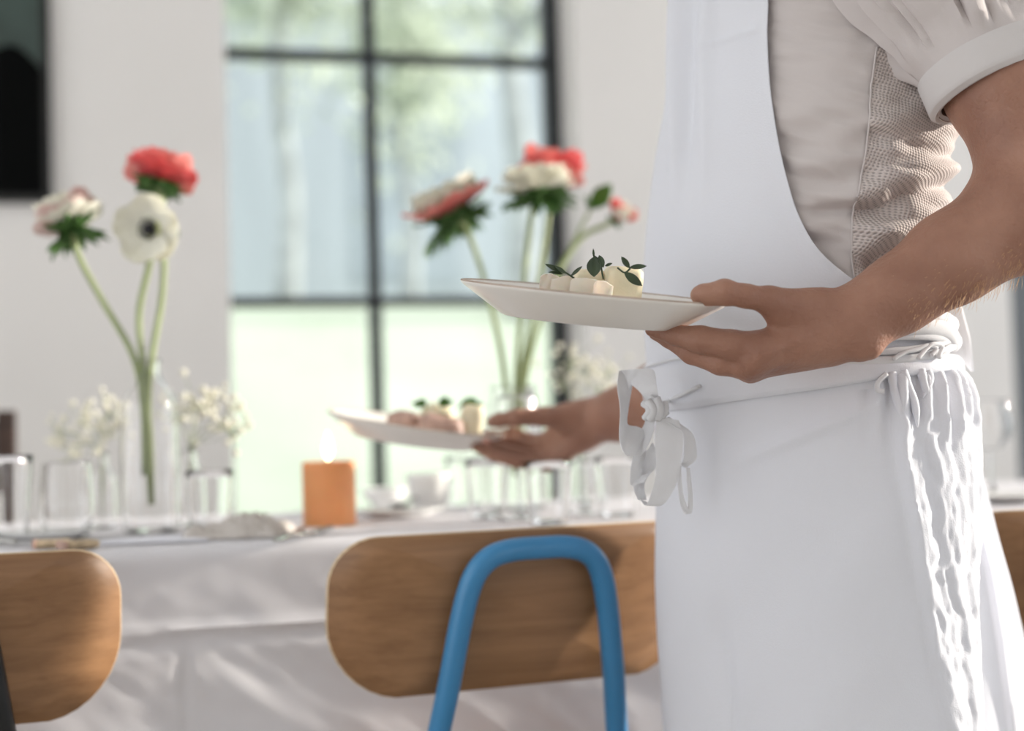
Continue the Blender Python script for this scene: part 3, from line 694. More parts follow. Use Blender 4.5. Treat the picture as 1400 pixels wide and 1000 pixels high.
def food(name, label, cat, mx, D, px0, px1, pyt, m, depth, dy=0, e=.35, seed=1, rough=.06, zb=.0066, rz=0):
    """a soft block standing on the plate between two image columns"""
    inv = mx.inverted(); a = inv @ P(px0, pyt, D); b = inv @ P(px1, pyt, D); h = max(.012, (a.z+b.z)/2-zb)
    loc = mx @ Vector(((a.x+b.x)/2, dy, zb)); t = thing(name, label, cat, matrix=Matrix.Translation(loc) @ mx.to_3x3().to_4x4() @ Matrix.Rotation(rz, 4, 'Z'))
    r = (abs(b.x-a.x)/2, depth/2, h/2); V, Fc = ellipsoid((0, 0, 0), (1, 1, 1), 24, 16); sg = lambda x, p: math.copysign(abs(x)**p, x)
    W = []
    for x, y, z in V:
        k = 1+rough*nz(x*1.7+seed, y*1.7, z*1.7)+rough*.4*nz(x*5, y*5+seed, z*5)
        q = (abs(x)**(2/e)+abs(y)**(2/e))**(e/2); q = (q**(2/e)+abs(z)**(2/e))**(e/2); s = k/max(q, 1e-6)
        W.append((x*s*r[0], y*s*r[1], max(-h/2, z*s*r[2])+h/2))
    obj('piece', W, Fc, m, t); return t
def shaving(label, mx, D, px0, px1, pyt, dy, r, arc, seed, m='petalfood'):
    inv = mx.inverted(); a = inv @ P(px0, pyt, D); b = inv @ P(px1, pyt, D); h = max(.012, (a.z+b.z)/2-.0066); L = abs(b.x-a.x)
    t = thing('radish_shaving', label, 'food', matrix=Matrix.Translation(mx @ Vector(((a.x+b.x)/2, dy, .0066))) @ mx.to_3x3().to_4x4())
    def fn(u, v):
        an = (u-.5)*arc; k = 1+.12*nz(u*3, v*2, seed)
        return (L/2*math.sin(an)/math.sin(arc/2)*k, r*(1-math.cos(an))*(1.0-.3*v)-.010*v*v+.002*nz(u*4, v*3, seed), h*v*(1-.25*abs(u-.5)*2*(.5+nz(seed, u*2)))+.0004)
    solid(obj('piece', *grid(fn, 16, 9), M[m], t), .0011)
food('cheese_block', 'tall creamy block nearest the hand on the near plate, a dark leaf on its side', 'food', MP, 1.38, 828, 879, 365, M['cream'], .034, -.018, .22, 3, .035, rz=.12)
food('cheese_block', 'rounded creamy block in the middle of the near plate, under the upright leaf', 'food', MP, 1.39, 786, 834, 369, M['cream'], .036, -.004, .42, 7, .07, rz=-.2)
shaving('pale pink curled shaving in front of the middle block on the near plate', MP, 1.37, 780, 820, 380, -.034, .010, 2.2, 1)
shaving('pale pink curled shaving left of the middle block on the near plate', MP, 1.38, 755, 794, 377, -.022, .008, 1.8, 2)
shaving('translucent whitish shaving farthest left on the near plate', MP, 1.39, 739, 766, 374, -.010, .009, 1.5, 3)
shaving('small pale shaving between the two creamy blocks on the near plate', MP, 1.36, 812, 838, 384, -.042, .008, 2.4, 4)
food('cheese_block', 'creamy block next to the thumb on the far plate', 'food', MF, 2.04, 632, 664, 553, M['cream'], .04, -.03, .4, 4)
food('meat_slice', 'brownish pink slice on the far plate, left part', 'food', MF, 2.05, 532, 580, 562, M['ham'], .05, -.03, .7, 6, .2)
food('meat_slice', 'brownish pink slice on the far plate, right part beside the creamy block', 'food', MF, 2.03, 572, 640, 567, M['ham'], .04, -.05, .7, 9, .2)
food('cheese_block', 'creamy mound under the greens on the far plate', 'food', MF, 2.06, 574, 628, 553, M['cream'], .05, .0, .8, 12, .15)
def leaf_obj(parent, base, tip, width, toward, fold=.25, curl=0.0, m=None, power=1.0):
    base = Vector(base); tip = Vector(tip); d = tip-base; L = d.length; wv = d.cross(toward).normalized(); nn = wv.cross(d).normalized()
    def fn(u, v):
        s = (u-.5)*2; wd = width*math.sin(PI*min(1, v**power))**.8*(1 if v < .98 else .3)
        return base+d*v+wv*(s*wd/2)+nn*(fold*abs(s)*wd/2+curl*L*math.sin(PI*v))
    solid(obj('leaf', *grid(fn, 7, 10), m or M['herb'], parent, True, True), .0006)
def sprig(label, leaves, stem, D, m=None, toward=None):
    o_ = P(*stem[-1], D); t = thing('herb_sprig', label, 'herb', o_); tw = toward or (CAM-o_).normalized()
    for b, e, wpx, tilt in leaves:
        leaf_obj(t, P(*b, D), P(*e, D-.004), wpx/F_PX*D, (tw+cx(0, tilt, 0)).normalized(), m=m)
    obj('stem', *tube(spline([P(*q, D) for q in stem], 4), .0009, 6), m or M['herb'], t, True, True)
sprig('thin thyme sprig with a leaf cluster at the left of the near plate', [((772, 373), (745, 361), 7, .2), ((770, 375), (750, 372), 5, .9), ((774, 374), (758, 364), 6, .4), ((780, 378), (796, 364), 5, .3)], [(757, 364), (775, 374), (790, 384)], 1.365)
sprig('upright oval dark leaf with pointed tip in the middle of the near plate', [((812, 351), (812, 379), 20, -.1), ((819, 349), (825, 366), 9, .3), ((827, 364), (837, 360), 4, .2), ((812, 353), (811, 340), 3, 0)], [(812, 350), (820, 357), (823, 372), (825, 382)], 1.365)
sprig('three dark leaves on the tall creamy block of the near plate', [((861, 367), (849.5, 351), 8, .2), ((860, 366), (884, 364), 7.5, .4), ((853, 372), (878, 391), 12, .0)], [(844, 366), (854, 373), (862, 367)], 1.352)
for k, (a, b, lab) in enumerate((((580, 556), (573, 546), 'small green leaf at the left of the far plate greens'), ((628, 556), (652, 546), 'bright green leaf at the right of the far plate greens'), ((606, 556), (610, 542), 'green sprig upright in the middle of the far plate greens'))):
    sprig(lab, [(a, b, 13, .2), (a, (b[0]+9, b[1]+6), 9, .4), (a, (b[0]-10, b[1]+5), 9, .3)], [b, a, (a[0], a[1]+4)], 2.03, M['herb2'])

# ------------------------------------------------------------------ the waiter
D0, TH = 1.60, math.radians(35)
FV = -RH*math.cos(TH)-FH*math.sin(TH)                    # his front
LV = RH*math.sin(TH)-FH*math.cos(TH)                     # his left side, toward the camera
AA, BB = .143, .193; HW = math.hypot(AA*math.cos(TH), BB*math.sin(TH))
SH = [(-250, 1075, 1165), (-215, 1050, 1190), (-185, 1000, 1240), (-150, 955, 1290), (-90, 930, 1304), (0, 924, 1304), (100, 919, 1306), (200, 901, 1306), (300, 891, 1292), (400, 889, 1288), (470, 893, 1290), (520, 897, 1302), (600, 905, 1318)]
SK = [(500, 892, 1296), (520, 894, 1305), (560, 898, 1322), (620, 900, 1328), (700, 902, 1326), (800, 904, 1322), (900, 909, 1324), (1000, 912, 1330), (1120, 915, 1338)]
def body_pt(tab, row, phi, off=0.0):
    L = pchip([(a, b) for a, b, c in tab], row); R = pchip([(a, c) for a, b, c in tab], row)
    c = P((L+R)/2, row, D0); s = (R-L)/2/(F_PX/D0)/HW
    n = (FV*(math.cos(phi)/AA)+LV*(math.sin(phi)/BB)).normalized()
    return c+(FV*(AA*math.cos(phi))+LV*(BB*math.sin(phi)))*s+n*off
PHL = -math.atan(BB/AA*math.tan(TH)); PHR = PHL+PI
def fit_outline(tab):                                    # perspective: make the seen outline meet the wanted columns
    out = [list(t) for t in tab]
    for _ in range(6):
        for t, o in zip(tab, out):
            xs = [proj(body_pt(out, o[0], 2*PI*k/72))[0] for k in range(72)]
            o[1] += (t[1]-min(xs))*.9; o[2] += (t[2]-max(xs))*.9
    return [tuple(o) for o in out]
SH = fit_outline(SH); SK = fit_outline(SK)
def uv(tab, px, py):
    """row and angle of the near surface seen at an image point"""
    row = py; phi = 0
    for _ in range(8):
        a, b = PHL, PHR
        for _ in range(30):
            m_ = (a+b)/2
            if proj(body_pt(tab, row, m_))[0] < px: a = m_
            else: b = m_
        phi = (a+b)/2; row += (py-proj(body_pt(tab, row, phi))[1])
        row = min(max(row, tab[0][0]-200), tab[-1][0]+200)
    return row, phi
def rows_table(tab, pts): return sorted(uv(tab, *q) for q in pts)

# --- body: head, torso, legs in a coarse field; arms and hands in fine ones; then one mesh
def arm_hand(shoulder, arm_pts, palm, thumb, fingers, h, box_pts, pad=.06):
    a = chain([(P(*q), r) for q, r in arm_pts], .03)
    palm_f = smin([capsule(P(*p_), P(*q_), r1, r2) for p_, r1, q_, r2 in palm], .010)
    th = chain([(P(*q), r) for q, r in thumb], .006)
    base = smin([a, palm_f], .025); base = smin([base, th], .012)
    fs = [chain([(P(*q), r) for q, r in f], .004) for f in fingers]
    def f(p):
        b = base(p); out = b.copy()
        for g in fs:
            e = g(p); hh = np.maximum(.009-np.abs(b-e), 0)/.009; out = np.minimum(out, np.minimum(b, e)-hh*hh*.009*.25)
        return out
    bp = np.array([P(*q) for q in box_pts]); return surface_nets(f, bp.min(0)-pad, bp.max(0)+pad, h)
S1 = (1262, -100, 1.44); E1 = (1448, 288, 1.365)
near_arm = [(S1, .056), ((1372, 110, 1.395), .054), ((1420, 225, 1.37), .050), (E1, .046), ((1385, 302, 1.36), .0445), ((1300, 354, 1.357), .0385), ((1225, 405, 1.353), .0310), ((1165, 442, 1.350), .0265)]
near_palm = [((1165, 432, 1.348), .0235, (1110, 428, 1.345), .0190), ((1165, 452, 1.350), .024, (1100, 470, 1.345), .020),
             ((1115, 428, 1.345), .0175, (1065, 430, 1.334), .0130), ((1130, 450, 1.345), .019, (1044, 476, 1.338), .0155), ((1130, 470, 1.348), .017, (1026, 499, 1.346), .0125),
             ((1036, 488, 1.333), .0125, (1027, 495, 1.334), .0120), ((1125, 452, 1.3275), .0035, (1040, 484, 1.3225), .0035), ((1130, 468, 1.3300), .0035, (1026, 504, 1.3360), .0040), ((1186, 474, 1.336), .012, (1178, 478, 1.336), .010),
             ((1130, 474, 1.354), .018, (1026, 504, 1.362), .0120), ((1130, 470, 1.362), .017, (1036, 502, 1.380), .0112)]
near_thumb = [((1118, 424, 1.344), .0185), ((1052, 411, 1.325), .0128), ((1020, 405, 1.318), .0104), ((990, 400, 1.316), .0116), ((970, 403, 1.318), .0092), ((960, 403, 1.319), .0084), ((955, 404, 1.320), .0072)]
near_fingers = [
    [((1044, 477, 1.337), .0155), ((1000, 472, 1.338), .0142), ((958, 464.5, 1.343), .0128), ((922, 458, 1.356), .0098), ((890, 452, 1.368), .0058)],
    [((1024, 503, 1.346), .0118), ((985, 496, 1.350), .0118), ((946, 482, 1.362), .0112), ((914, 464, 1.378), .0080), ((895, 457, 1.388), .0058)],
    [((1026, 506, 1.364), .0112), ((962, 484, 1.382), .0100), ((928, 467, 1.398), .0078), ((908, 460, 1.408), .0062)],
    [((1036, 503, 1.382), .0100), ((988, 482, 1.400), .0088), ((958, 468, 1.412), .0070), ((940, 461, 1.42), .0058)]]
nv, nf = arm_hand(S1, near_arm, near_palm, near_thumb, near_fingers, .0017, [q for q, r in near_arm]+[(880, 450, 1.35), (1020, 520, 1.41), (950, 400, 1.32)], .07)
S2 = (1035, -70, 1.77); E2 = (968, 505, 1.87)
far_arm = [(S2, .054), ((1000, 220, 1.83), .048), (E2, .043), ((905, 540, 1.93), .040), ((850, 566, 1.99), .033), ((805, 578, 2.03), .0275)]
far_palm = [((812, 570, 2.03), .022, (775, 572, 2.01), .020), ((808, 585, 2.035), .022, (765, 610, 2.05), .020), ((790, 575, 2.03), .022, (742, 606, 2.075), .0125),
            ((790, 590, 2.035), .022, (744, 618, 2.06), .013), ((790, 595, 2.03), .021, (744, 630, 2.045), .0125), ((795, 598, 2.02), .020, (748, 634, 2.03), .0115)]
far_thumb = [((790, 572, 2.015), .020), ((745, 570, 1.985), .0135), ((706, 571, 1.972), .0115), ((682, 575, 1.972), .0098), ((672, 577, 1.973), .008)]
far_fingers = [
    [((740, 608, 2.075), .012), ((700, 594, 2.10), .0105), ((672, 597, 2.11), .009), ((655, 598, 2.115), .0075)],
    [((742, 618, 2.06), .0125), ((700, 605, 2.065), .0108), ((672, 603, 2.06), .0092), ((658, 606, 2.05), .0078)],
    [((742, 630, 2.045), .012), ((700, 620, 2.035), .0105), ((668, 610, 2.02), .009), ((662, 612, 2.012), .008)],
    [((746, 634, 2.03), .0105), ((705, 632, 2.005), .009), ((672, 622, 2.0), .008), ((650, 611, 2.0), .007)]]
fv, ff = arm_hand(S2, far_arm, far_palm, far_thumb, far_fingers, .0026, [q for q, r in far_arm]+[(640, 600, 2.0), (700, 650, 2.1)], .07)

ctr = lambda row: body_pt(SH, row, 0)-FV*0+(-FV*AA*0)
def axis(row, f=0, l=0, tab=SH):
    L = pchip([(a, b) for a, b, c in tab], row); R = pchip([(a, c) for a, b, c in tab], row)
    return P((L+R)/2, row, D0)+FV*f+LV*l
FOOT = axis(600, 0, 0, SK); FOOT.z = 0
nk = axis(-215); hd = axis(-150)+Vector((0, 0, .26))+FV*.03
fl = lambda l, f, z: Vector((FOOT.x, FOOT.y, z))+LV*l+FV*f
field = [capsule(axis(-100, 0, .075), axis(300, 0, .07), .07, .07), capsule(axis(-100, 0, -.075), axis(300, 0, -.07), .07, .07),
         capsule(axis(300, 0, .055), axis(560, 0, .06), .072, .075), capsule(axis(300, 0, -.055), axis(560, 0, -.06), .072, .075),
         capsule(axis(-110, 0, .15), axis(-110, 0, -.15), .055, .055), capsule(axis(-160), nk+Vector((0, 0, .06)), .068, .055)]
for s in (1, -1): field += [capsule(fl(s*.075, 0, .90), fl(s*.09, .01, .50), .074, .058), capsule(fl(s*.10, .01, .50), fl(s*.11, -.01, .09), .052, .036), capsule(fl(s*.11, -.02, .05), fl(s*.12, .13, .04), .036, .03)]
field += [capsule(hd-Vector((0, 0, .04)), hd+Vector((0, 0, .055)), .075, .088), capsule(hd+FV*.06-Vector((0, 0, .075)), hd-Vector((0, 0, .05))+FV*.02, .04, .06),
          capsule(hd+FV*.095+Vector((0, 0, .01)), hd+FV*.112-Vector((0, 0, .025)), .010, .015), capsule(hd+FV*.095-Vector((0, 0, .062)), hd+FV*.092-Vector((0, 0, .07)), .014, .014)]
for s in (1, -1): field += [capsule(hd+LV*(s*.083)+Vector((0, 0, .01)), hd+LV*(s*.088)-Vector((0, 0, .025)), .020, .012)]
bf = smin(field, .03)
cv_, cf = surface_nets(bf, (FOOT.x-.4, FOOT.y-.4, -.02), (FOOT.x+.4, FOOT.y+.4, hd.z+.2), .010, 6)
V, Fc = add((nv, nf), (fv, ff), (cv_, cf))
root = bpy.data.objects.new('person_tmp', None)
pv = [tuple(Vector(v)-FOOT) for v in V]
person = obj('person', pv, Fc, M['skin']); person.location = FOOT
tag(person, 'waiter in white apron and short-sleeved shirt, carrying a plate in each hand', 'person')
bpy.context.view_layer.update()
# nails
def nail(px, py, D, r, n):
    rot = frame_from(n); obj('fingernail', *ellipsoid(P(px, py, D), r, 12, 8, rot), M['nail'], person, True, True)
nail(958, 398.5, 1.3145, (.0062, .0045, .0022), cx(-.25, .75, .55))
nail(664, 603, 1.99, (.006, .005, .003), cx(.2, .2, .9))
# arm hair on the outer edge of the near forearm
rg = random.Random(5); V, Fc = [], []
for k in range(420):
    t = rg.random(); a = Vector(P(*E1)); b = Vector(P(1225, 405, 1.353)); ax = (b-a).normalized(); c = a+(b-a)*t
    rr = .0465-.013*t; ang = rg.gauss(-.75, .45); nn = (cx(0, 0, 1)*math.cos(ang)+ax.cross(cx(0, 0, 1)).normalized()*math.sin(ang))
    if nn.z > .6: continue
    r0 = c+nn*(rr-.002); tip = r0+nn*rg.uniform(.006, .011)+ax*rg.uniform(.006, .012)+Vector((0, 0, rg.uniform(-.003, .003)))
    V, Fc = add((V, Fc), tube([r0, (r0*.4+tip*.6)+nn*.001, tip], [.00022, .00018, .00006], 3, cap=False))
o = obj('arm_hair', V, Fc, M['armhair'], person, True, True); o['kind'] = 'stuff'
obj('hair', *grid(lambda u, v: hd+Vector((0, 0, .035))+(FV*math.cos(2*PI*u)*.098+LV*math.sin(2*PI*u)*.094)*math.sin(PI*.55*v+.001)+Vector((0, 0, 1))*.115*math.cos(PI*.55*v)-FV*.012, 28, 14, True), M['hair'], person, True, True)
for s in (1, -1):
    e_ = hd+FV*.088+LV*(s*.032)+Vector((0, 0, .012)); obj('eye', *ellipsoid(e_, (.011,)*3, 12, 8), M['china'], person, True, True)

# --- shirt
arm_n = (P(*E1)-P(*S1))
be = rows_table(SH, [(1052, -60), (1055, 0), (1054, 50), (1056, 100), (1061, 150), (1069, 200), (1080, 250), (1096, 300), (1122, 345), (1168, 386), (1215, 410), (1262, 430), (1280, 470)])
def shirt_fn(u, v):
    row = -235+v*(600+235); phi = PHL+2*PI*u
    seam = .0
    pxv, pyv, _ = proj(body_pt(SH, row, phi))
    vis = PHL < phi < PHR
    d = 0
    if vis:
        k = sstep(60, 200, pyv)
        # soft horizontal drag folds running into the side seam
        d += k*.011*nz(pxv*.006+2, pyv*.024+pxv*.006, 1)+(.3+.7*k)*.007*nz(pxv*.010, pyv*.045-pxv*.014, 4)+.0025*nz(pxv*.02, pyv*.09-pxv*.02, 6)
        d += .009*math.exp(-((pyv-(288-.06*(pxv-1100)))/7)**2)*-1*sstep(1090, 1130, pxv)*(1-sstep(1190, 1230, pxv))
        g = sstep(1150, 1200, pxv)
        d += g*(.009*math.sin(pyv*.09+pxv*.035+1.5*nz(pxv*.02, pyv*.02))*sstep(190, 290, pyv)+.004*nz(pxv*.03, pyv*.04, 8))
    else: d += .006*nz(phi*3, row*.02)
    ub = sstep(.0, .12, pchip(be, row)-phi)*(1 if phi < PI else 0)               # lies flat under the bib, tucked in at the waist
    d = d*(1-ub)-.004*ub; tk = sstep(470, 510, row); d = d*(1-tk)-.012*tk
    return body_pt(SH, row, phi, d)
V, Fc = grid(shirt_fn, 260, 200, True)
shirt = obj('shirt', V, Fc, M['shirt'], person, True, True, label='short-sleeved white shirt with rolled cuffs')
def sleeve(S, E, t1, rad, name_m, hole, seed):
    a = P(*S); b = P(*E); ax = (b-a).normalized(); L = (b-a).length; side = ax.cross(FH).normalized(); fr = side.cross(ax).normalized()
    def fn(u, v):
        t = -.12+v*(t1+.12); an = 2*PI*u; r = interp(rad, t)
        ca_, sa_ = math.cos(an), math.sin(an); fk = 1-.93*sstep(t1-.20, t1-.10, t)
        fold = nz(ca_*4.2+t*.8, sa_*4.2-t*.5, t*.7+seed); r *= 1+fk*(.24*(abs(fold)*2-.35)+.05*nz(ca_*7, sa_*7, t*2.5+seed)+.025*nz(ca_*3, sa_*3, t*14+seed))
        return a+ax*(t*L)+(side*math.cos(an)+fr*math.sin(an))*r
    o = obj('sleeve', *grid(fn, 90, 60, True), M['shirt'], shirt, True, True); solid(o, .0012, 1)
    rc = rad[-1][1]
    def cf_(u, v):
        an = 2*PI*u; q = v*4
        prof = [(t1-.112, rc-.002), (t1-.108, rc+.0085), (t1-.012, rc+.0095), (t1, rc+.005), (t1-.015, rc-.003)]
        tt = np.interp(q, range(5), [p_[0] for p_ in prof]); rr = np.interp(q, range(5), [p_[1] for p_ in prof])+.0025*nz(math.cos(an)*1.8, math.sin(an)*1.8, seed+q*.3)
        return a+ax*(tt*L)+(side*math.cos(an)+fr*math.sin(an))*rr
    o = obj('sleeve_cuff', *grid(cf_, 80, 25, True), M['cuff'], shirt, True, True); solid(o, .001, 1)
sleeve(S1, E1, .585, [(-.12, .085), (0, .106), (.2, .094), (.35, .073), (.44, .067), (.475, .0655), (.585, .0625)], None, None, 3)
sleeve(S2, E2, .50, [(-.12, .06), (0, .07), (.2, .068), (.5, .06)], None, None, 8)
# mesh side panel
mp = [(1198, 66), (1190, 130), (1185, 200), (1176, 250), (1168, 285), (1165, 340), (1168, 385), (1175, 430), (1180, 470)]
mt = rows_table(SH, mp)
def mesh_fn(u, v):
    row = mt[0][0]+v*(mt[-1][0]-mt[0][0]); p0 = pchip(mt, row); phi = p0+u*(2.75-p0)
    pxv, pyv, _ = proj(body_pt(SH, row, phi)); uu = (phi-PHL)/(2*PI); vv = (row+235)/835
    q = Vector(shirt_fn(uu, vv)); n = (FV*(math.cos(phi)/AA)+LV*(math.sin(phi)/BB)).normalized()
    return q+n*.0014
def knit(m, a, b, period):
    nt = m.node_tree; bs = nt.nodes['Principled BSDF']; tc = nt.nodes.new('ShaderNodeTexCoord'); outs = []
    for v in (a, b):
        d = nt.nodes.new('ShaderNodeVectorMath'); d.operation = 'DOT_PRODUCT'; d.inputs[1].default_value = v*(2*PI/period); nt.links.new(tc.outputs['Object'], d.inputs[0])
        q = nt.nodes.new('ShaderNodeMath'); q.operation = 'SINE'; nt.links.new(d.outputs['Value'], q.inputs[0]); outs.append(q)
    mu = nt.nodes.new('ShaderNodeMath'); mu.operation = 'ADD'; nt.links.new(outs[0].outputs[0], mu.inputs[0]); nt.links.new(outs[1].outputs[0], mu.inputs[1])
    mr = nt.nodes.new('ShaderNodeMapRange'); mr.inputs['From Min'].default_value = -2; mr.inputs['From Max'].default_value = 2; nt.links.new(mu.outputs[0], mr.inputs['Value'])
    r = nt.nodes.new('ShaderNodeValToRGB'); c = lin('d6cbc7'); r.color_ramp.elements[0].position = .12; r.color_ramp.elements[0].color = tuple(x*.55 for x in c[:3])+(1,)
    r.color_ramp.elements[1].position = .48; r.color_ramp.elements[1].color = c; nt.links.new(mr.outputs[0], r.inputs['Fac']); nt.links.new(r.outputs[0], bs.inputs['Base Color'])
    bp = [n for n in nt.nodes if n.type == 'BUMP'][0]; bp.inputs['Distance'].default_value = .0012; nt.links.new(mr.outputs[0], bp.inputs['Height'])
knit(M['mesh'], (-FV*.35+Vector((0, 0, .94))), (-FV*.94-Vector((0, 0, .35))), .0032)
o = obj('mesh_panel', *grid(mesh_fn, 70, 110), M['mesh'], shirt, True, True, label='knitted mesh side panel'); solid(o, .001, 1)
sm = [pchip(mt, mt[0][0]+k/30*(mt[-1][0]-mt[0][0])) for k in range(31)]
pts = []
for k in range(31):
    row = mt[0][0]+k/30*(mt[-1][0]-mt[0][0]); phi = sm[k]; q = Vector(shirt_fn((phi-PHL)/(2*PI), (row+235)/835)); n = (FV*(math.cos(phi)/AA)+LV*(math.sin(phi)/BB)).normalized(); pts.append(q+n*.002)
obj('side_seam', *tube(pts, .0013, 6), M['shirt'], shirt, True, True)
# trousers and shoes, out of frame below the apron
V, Fc = [], []
for s in (1, -1): V, Fc = add((V, Fc), tube(spline([fl(s*.06, 0, .96), fl(s*.07, 0, .8), fl(s*.09, .01, .50), fl(s*.11, -.01, .10)], 6), [.080]*7+[.080-.001*k for k in range(6)]+[.078-.003*k for k in range(6)], 20))
obj('trousers', V, Fc, M['navy'], person, True, True)
for s in (1, -1): obj('shoe', *add(ellipsoid(fl(s*.12, .07, .045), (.055, .055, .045), 16, 8), ellipsoid(fl(s*.11, -.03, .05), (.05, .05, .055), 16, 8), tube([fl(s*.11, -.04, .035), fl(s*.122, .14, .03)], [.045, .042], 14)), M['shoe'], person, True, True)

# --- apron: bib, skirt, waistband, ties, bow
def bib_fn(u, v):
    row = -130+v*(540+130); pe = pchip(be, row); ps = -max(pe, .9)-.5; phi = ps+u*(pe-ps)
    pxv, pyv, _ = proj(body_pt(SH, row, phi)); e = (pe-phi)
    d = .0075+.0035*nz(pxv*.004, pyv*.006, 2)*sstep(0, .3, e)
    d += 2.4*(.005*math.exp(-((pxv-938+.04*pyv)/9)**2)-.003*math.exp(-((pxv-955+.05*pyv)/8)**2)+.003*math.exp(-((pxv-975+.02*pyv)/10)**2))*(1-sstep(120, 340, pyv))       # soft pleat below the strap
    d += .0022*math.exp(-((pyv-(70-(pxv-955)*.33))/4)**2)*sstep(945, 975, pxv)*(1-sstep(1035, 1052, pxv))   # stitched edge
    d += .0016*math.exp(-(e/.035)**2)
    d += .004*nz(pxv*.010, pyv*.012, 6)*sstep(420, 470, pyv)
    return body_pt(SH, row, phi, d)
bib = obj('apron', *grid(bib_fn, 150, 190), M['apron'], person, True, True, label='white linen bib apron'); solid(bib, .0016, 1)
# skirt: front panel whose hem runs down his left flank in a crumpled band
ce = rows_table(SK, [(1212, 505), (1218, 560), (1228, 640), (1240, 720), (1250, 800), (1268, 900), (1288, 1000), (1310, 1100)])
rt = rows_table(SK, [(1318, 560), (1322, 650), (1318, 750), (1316, 850), (1318, 950), (1324, 1050)])
def skirt_fn(u, v):
    row = 503+v*(1125-503); phi = -2.2+u*(2.75+2.2)
    pxv, pyv, _ = proj(body_pt(SK, row, phi)); c = pchip(ce, row); q = (phi-c)
    d = .005
    if PHL-.2 < phi:
        # broad soft diagonal folds over the hip and thigh
        d += .006*nz(pxv*.0035+pyv*.0030, pyv*.0035-pxv*.0028, 3)+.003*nz(pxv*.009+pyv*.006, pyv*.004, 5)
        d += .004*math.exp(-((pyv-(560+.0*pxv)-(1180-pxv)*.42)/11)**2)*sstep(960, 1060, pxv)*(1-sstep(1190, 1215, pxv))
        d -= .006*math.exp(-((pxv-(985+.10*(pyv-830)))/14)**2)*sstep(800, 880, pyv)
        # crumpled band
        band = sstep(-.03, .05, q)
        wv = nz(pyv*.012, 3)*.12+nz(pyv*.035, 8)*.06
        d += band*.62*(.008+.0030*math.sin((q+wv*.8)*24+.5*math.sin(pyv*.012))+.0016*math.sin((q+wv)*55+pyv*.010)+.0026*nz(q*16, pyv*.020, 4)+.0016*nz(q*40, pyv*.06, 6)+.0007*nz(q*90, pyv*.14, 9))
        d += .0035*math.exp(-((q-.03)/.05)**2)
        # gathers under the waistband
        gk = (1-sstep(525, 640, pyv))*sstep(1150, 1225, pxv)
        d += gk*.005*math.sin(q*40+.02*pyv)
    else: d += .008*nz(phi*5, row*.01)
    d *= sstep(498, 530, row)*.85+.15
    return body_pt(SK, row, phi, d)
sk = obj('skirt', *grid(skirt_fn, 330, 210), M['apron'], bib, True, True, label='apron skirt with a crumpled hem band down the side'); solid(sk, .0014, 1)
# the other end of the wrap, hanging loose behind the hip
def flap_fn(u, v):
    r0 = P(1290, 575, 1.60); pyv = 590+v*540
    xo = interp([(590, 1333), (650, 1343), (760, 1372), (870, 1400), (1000, 1420), (1130, 1436)], pyv); xi = 1265
    px_ = xi+(xo-xi)*u; D = 1.605+.05*u+.02*math.sin(u*5+v*3)*v
    return P(px_+3*nz(u*2, v*6), pyv, D-.012*math.exp(-((u-.80)/.05)**2))
fo = obj('apron_flap', *grid(flap_fn, 40, 60), M['apron'], bib, True, True, label='loose end of the wrapped apron behind the hip'); solid(fo, .0018)
# waistband
wt_ = rows_table(SK, [(896, 498), (960, 489), (1040, 487), (1130, 491), (1200, 492), (1286, 486)]); wu = sorted((p_, r_) for r_, p_ in wt_)
wl_ = sorted((p_, r_) for r_, p_ in (uv(SK, *q) for q in [(897, 566), (960, 556), (1040, 543), (1130, 530), (1200, 518), (1290, 506)]))
def band_fn(u, v):
    phi = -2.4+u*(2.9+2.4); r0 = interp(wu, phi); r1 = interp(wl_, phi); row = r0+(r1-r0)*v
    d = .0095+.0022*math.sin(PI*v)+.0018*nz(phi*6, v*2)
    return body_pt(SK, row, phi, d if 0.02 < v < .98 else d-.003)
wb_ = obj('waistband', *grid(band_fn, 160, 14), M['apron'], bib, True, True); solid(wb_, .0014, 1)
def band_curve(pts, off): return [body_pt(SK, *uv(SK, *q), off) for q in pts]
def cord(name, pts, off, r, flat=.55): obj(name, *tube(spline(band_curve(pts, off), 6), r, 10, flat=flat), M['tie'], bib, True, True)
cord('tie_cord', [(1060, 492), (1120, 494), (1200, 494), (1260, 487), (1288, 474)], .013, .0042)
cord('tie_cord', [(1150, 480), (1200, 482), (1245, 478), (1275, 470), (1290, 462)], .012, .0036)
cord('tie_cord', [(1140, 472), (1190, 462), (1235, 460), (1270, 462), (1290, 470)], .012, .0048)
cord('tie_cord', [(1212, 492), (1224, 484), (1238, 480), (1252, 474), (1262, 478), (1256, 488)], .017, .0022, 1)
cord('tie_cord', [(1240, 492), (1250, 478), (1258, 472), (1268, 476), (1264, 490), (1274, 484)], .018, .0022, 1)
cord('gather_loop', [(1206, 512), (1196, 524), (1196, 534), (1204, 536)], .014, .0025, 1)
for q in ([(1214, 510), (1218, 535), (1226, 560), (1236, 590)], [(1228, 508), (1236, 530), (1244, 552), (1248, 585)], [(1250, 506), (1256, 528), (1262, 545)], [(1258, 508), (1262, 520), (1254, 545)]):
    o = obj('gather_fold', *tube(spline(band_curve(q, .010), 6), [.0046]*4+[.0040]*(6*(len(q)-1)-7)+[.0032, .0024, .0015, .0006], 10), M['apron'], bib, True, True)
